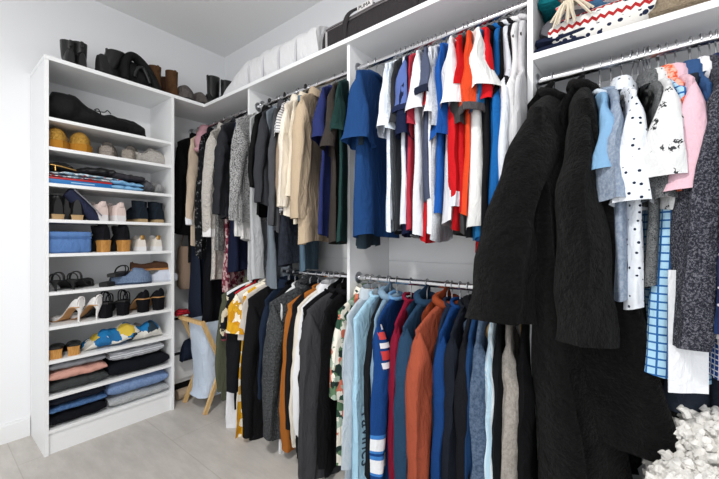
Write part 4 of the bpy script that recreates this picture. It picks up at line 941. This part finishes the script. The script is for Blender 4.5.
for i in range(18):
    u = i/17; r = []
    for j in range(30):
        q = 2*PI*j/30; c, s = math.cos(q), math.sin(q); z_ = .61-.52*math.sin(u*PI/2)**.9
        wy = .135*(1-.25*math.sin(u*PI)) if u < .95 else .10
        r.append(((hx0+hx1)/2+.012+(hx1-hx0-.06)/2*(abs(c)**.5)*(1 if c > 0 else -1)*(1-.1*u), -.382+wy*(abs(s)**.5)*(1 if s > 0 else -1)+.010*nz(c*4, u*6, 2), z_))
    rings.append(r)
MB().loft(rings, True, False, True).build('bag', F('#c0ccdc'), t)
heap('navy garment spilling over the side of the wooden hamper', 'garment', 'crumpled_garment', F('#1d2433'), hx0-.10, hx0-.012, -.50, -.36, .28, .20, 61, amp=.4)
heap('red checked garment hung on the hamper corner', 'garment', 'crumpled_garment', F('#a3202c', 'plaid', '#2a1a24', sc=1.5), hx0-.06, hx0+.04, -.56, -.47, .632, .05, 62, amp=.4)
t = thing('chest_of_drawers', 'low white drawer box on the floor in the corner behind the hamper', 'drawers', (0.015, -.555, 0))
MB().box(0, .17, 0, .54, .10, .62, .004).build('carcass', M['white'], t)
for z0_, z1_ in ((.13, .34), (.37, .60)):
    d_ = MB().box(.171, .184, .012, .528, z0_, z1_, .003).build('drawer_front', M['white'], t)
    MB().box(.1845, .187, .02, .52, z1_-.022, z1_-.004).build('handle_slot', M['blackp'], d_)
MB().box(.02, .15, .02, .52, 0, .10).build('plinth', M['blackp'], t)
t = thing('rolled_mat', 'rolled beige mat lying on the floor in front of the drawer box', 'mat', (.235, -.30, .0))
MB().tube([(0, -.22, .038), (0, .25, .038)], .037, 18).build('roll', F('#b9a690'), t)
# scarf on the camel jacket
g = GARM['light camel jacket under the pink scarf in the corner']
t = thing('scarf', 'dusty pink scarf draped over the camel jacket hanger', 'scarf', g.location, g.rotation_euler.z)
MB().tube(spline([(.05, -.20, -.17), (.055, -.19, -.12), (.045, -.16, -.05), (.03, -.10, .01), (.0, -.04, .05), (-.036, .0, -.0), (-.038, .0, -.12)], 30), [.018+.016*abs(math.sin(i*.9)) if i < 6 else .036+.004*math.sin(i*1.7) for i in range(30)], 14, True, .75).warp(lambda p: (p.x+.008*nz(p.x*30, p.y*30, p.z*20), p.y+.008*nz(p.z*28, p.x*20, 3), p.z)).build('cloth', F('#b98d96'), t)
bx = onY(181, 260, -.36)
t = thing('cloth_bag', 'dusty tan cloth bag hanging low by a long strap in the corner', 'bag', (max(bx.x, .105), -.29, RODZ['U']))
MB().loft([[(.052*(abs(math.cos(q))**.5)*(1 if math.cos(q) > 0 else -1)*k, -.03+.13*(abs(math.sin(q))**.5)*(1 if math.sin(q) > 0 else -1)*k, z_) for q in [2*PI*j/24 for j in range(24)]]
   for z_, k in ((-.93, .88), (-.95, .95), (-1.05, 1.0), (-1.17, 1.02), (-1.24, .98), (-1.26, .86))], True, True, True).build('bag_body', F('#a8917f'), t)
MB().tube(spline([(0, .08, -.94), (0, .03, -.5), (0, .016, -.05), (0, .0, .019), (0, -.017, -.05), (0, -.06, -.5), (0, -.14, -.94)], 30), .004, 8).build('strap', F('#8f7b6b'), t)
# quilting of the puffer
for c in [c for c in pf.children if c.name.startswith(('body', 'sleeve'))]:
    for v in c.data.vertices: v.co.x *= 1-.45*abs(math.cos(PI*v.co.z/.095))**14
# white card / cloth below the tweed jacket
cx0 = onY(672, 380, -.50)
t = thing('garment_cover', 'white cloth strip hanging below the charcoal tweed jacket', 'cloth', (onY(688, HZ, -.50).x, -.50, 1.10), .25)
zb0 = CAM.z-(393-HZ)/FPX*(Vector((t.location.x, -.50, 0))-CAM).dot(FWD)
MB().loft([[(x, .004*math.sin(x*60)+dy, z_+(x*.10 if z_ < -.1 else 0)) for x, dy in ((-.04, -.002), (-.013, -.002), (.013, -.002), (.04, -.002), (.04, .002), (.013, .002), (-.013, .002), (-.04, .002))] for z_ in [-(i/8)*(1.10-zb0) for i in range(9)]], True, True, True).build('panel', F('#e6e8ec'), t)
# drawer unit and fluffy throw at the right
t = thing('drawer_unit', 'low white drawer unit under the fluffy throw', 'drawers', (2.95, -.36, 0))
MB().box(-.20, .44, 0, .34, 0, .40, .004).build('carcass', M['white'], t)
for k in range(2): MB().box(-.197, .437, -.016, -.001, .01+.195*k, .19+.195*k, .003).build('drawer_front', M['white'], t)
fl = thing('fluffy_throw', 'fluffy white sheepskin throw heaped at the lower right', 'throw', (0, 0, 0))
pc = onY(715, 470, -.66)
def tuft(cx_, cy_, z0_, rx, ry_, rz_, seed, nm):
    rings = []
    for i in range(1, 22):
        th = PI*i/22; r = []
        for j in range(36):
            q = 2*PI*j/36; d = Vector((math.sin(th)*math.cos(q), math.sin(th)*math.sin(q), math.cos(th)))
            k = 1+.16*nz(d.x*3+seed, d.y*3, d.z*3)+.10*nz(d.x*9, d.y*9+seed, d.z*9)
            r.append((cx_+rx*d.x*k, cy_+ry_*d.y*k, max(.402, z0_+rz_*d.z*k)))
        rings.append(r)
    o = MB().loft(rings, True, True, True).build(nm, M['fluff'], fl); return o
t_ = NT('sheepskin'); v_ = t_.vor(60); n_ = t_.noise(90, 4, .8)
c_ = t_.ramp(n_.outputs['Fac'], [(.3, '#e2dfda'), (.6, '#f0eeea')]); t_.bump(t_.math('ADD', n_.outputs['Fac'], v_.outputs['Distance']), .5, .01); M['fluff'] = t_.set(c_, .95, 0, .1)
bods = [tuft(3.08, -.38, .53, .17, .20, .21, 1, 'fleece'), tuft(2.98, -.58, .50, .09, .11, .125, 5, 'fleece'), tuft(3.17, -.56, .52, .15, .14, .18, 9, 'fleece')]
fb = MB(); rs = random.Random(3)
for o in bods:
    me = o.data
    for pl in me.polygons:
        for _ in range(2):
            c = pl.center+Vector((rs.uniform(-.012, .012), rs.uniform(-.012, .012), rs.uniform(-.01, .01))); nn = (pl.normal+Vector((rs.uniform(-.6, .6), rs.uniform(-.6, .6), rs.uniform(-.2, .5)))).normalized()
            if c.z < .41: continue
            sd = nn.orthogonal().normalized(); l = rs.uniform(.014, .028)
            fb.tube([c-nn*.004, c+nn*l*.5+sd*.006, c+nn*l*.9-sd*.002, c+nn*l+sd*.008], [.012, .012, .009, .003], 6, True)
ft = fb.build('wool_tufts', M['fluff'], fl); ft['kind'] = 'stuff'
# lettering and badges on clothes
def decal_text(txt, size, col, body, par, y, z, rot, dirn=1, squash=1.0):
    mw = Matrix.Translation((.3*dirn, y, z)) @ Matrix.Rotation(PI/2*dirn, 4, 'Z') @ Matrix.Rotation(PI/2, 4, 'X') @ Matrix.Rotation(rot, 4, 'Z') @ Matrix.Diagonal((1, squash, 1, 1))
    o = lettering(txt, size, col, par, mw, 0); 
    for v in o.data.vertices: v.co.x = 0
    stick(o, body, (dirn, 0, 0), .002); return o
decal_text('ravines', .085, hard('#22384c', .8), tb, tl, -.165, -.62, -PI/2)
jsl = [c for c in js.children if c.name.startswith('sleeve')][0]
for y_, z_, w_, h_, c_ in ((-.19, -.10, .03, .022, '#d8dade'), (-.205, -.135, .026, .03, '#c03a3a'), (-.20, -.175, .04, .022, '#dfe1e5'), (-.205, -.215, .032, .036, '#c43636'), (-.205, -.255, .042, .024, '#dfe1e5')):
    q = MB(); nn = 5
    q.loft([[(0, y_-w_/2+w_*i/nn, z_-h_/2+h_*j/nn) for i in range(nn+1)] for j in range(nn+1)], False)
    bo = q.build('badge', hard(c_, .8), jsl); stick(bo, jsl, (1, 0, 0), .003)
# ------------------------------------------------------------------ light and camera
w = bpy.data.worlds.new('daylight'); SC.world = w; w.use_nodes = True
bg = w.node_tree.nodes['Background']; bg.inputs[0].default_value = (.97, .985, 1, 1); bg.inputs[1].default_value = 1.05
lt = thing('ceiling_light', 'round flush ceiling light over the closet aisle', 'light', (2.1, -1.75, H-.001))
MB().lathe([(.19,0),(.19,-.02),(.18,-.03),(.17,-.03),(.165,-.02)], n=32).build('rim', M['white'], lt)
em = bpy.data.materials.new('lamp_glass'); em.use_nodes = True; e_ = em.node_tree.nodes['Principled BSDF']
e_.inputs['Emission Color'].default_value = (1, .97, .93, 1); e_.inputs['Emission Strength'].default_value = 14
MB().lathe([(.165,-.02),(.15,-.045),(.1,-.06),(.001,-.065)], n=32).build('diffuser', em, lt)
ld = bpy.data.lights.new('ceiling_lamp', 'AREA'); ld.shape = 'DISK'; ld.size = .34; ld.energy = 42; ld.color = (1, .975, .94)
lo_ = bpy.data.objects.new('ceiling_lamp', ld); COL.objects.link(lo_); lo_.location = (2.1, -1.75, H-.075)
dd = bpy.data.lights.new('added_front_fill', 'AREA'); dd.shape = 'RECTANGLE'; dd.size = 1.3; dd.size_y = 2.0; dd.energy = 34; dd.color = (.97, .985, 1)  # added fill lamp behind the camera, brightens the rods; no doorway there
do_ = bpy.data.objects.new('added_front_fill', dd); COL.objects.link(do_); do_.location = (3.2, -3.3, 1.35)
do_.rotation_euler = (Vector((1.5, -.2, 1.2))-Vector(do_.location)).to_track_quat('-Z', 'Y').to_euler()
cd = bpy.data.cameras.new('camera'); cd.lens = 36*FPX/719; cd.sensor_width = 36; cd.sensor_fit = 'HORIZONTAL'; cd.clip_start = .02; cd.shift_y = -(239.5-HZ)/719
co = bpy.data.objects.new('camera', cd); COL.objects.link(co); co.location = CAM; co.rotation_euler = (math.pi/2, 0, YAW); SC.camera = co
SC.view_settings.view_transform = 'Standard'; SC.view_settings.look = 'None'; SC.view_settings.gamma = 1; SC.view_settings.use_curve_mapping = False
SC.view_settings.exposure = -0.2
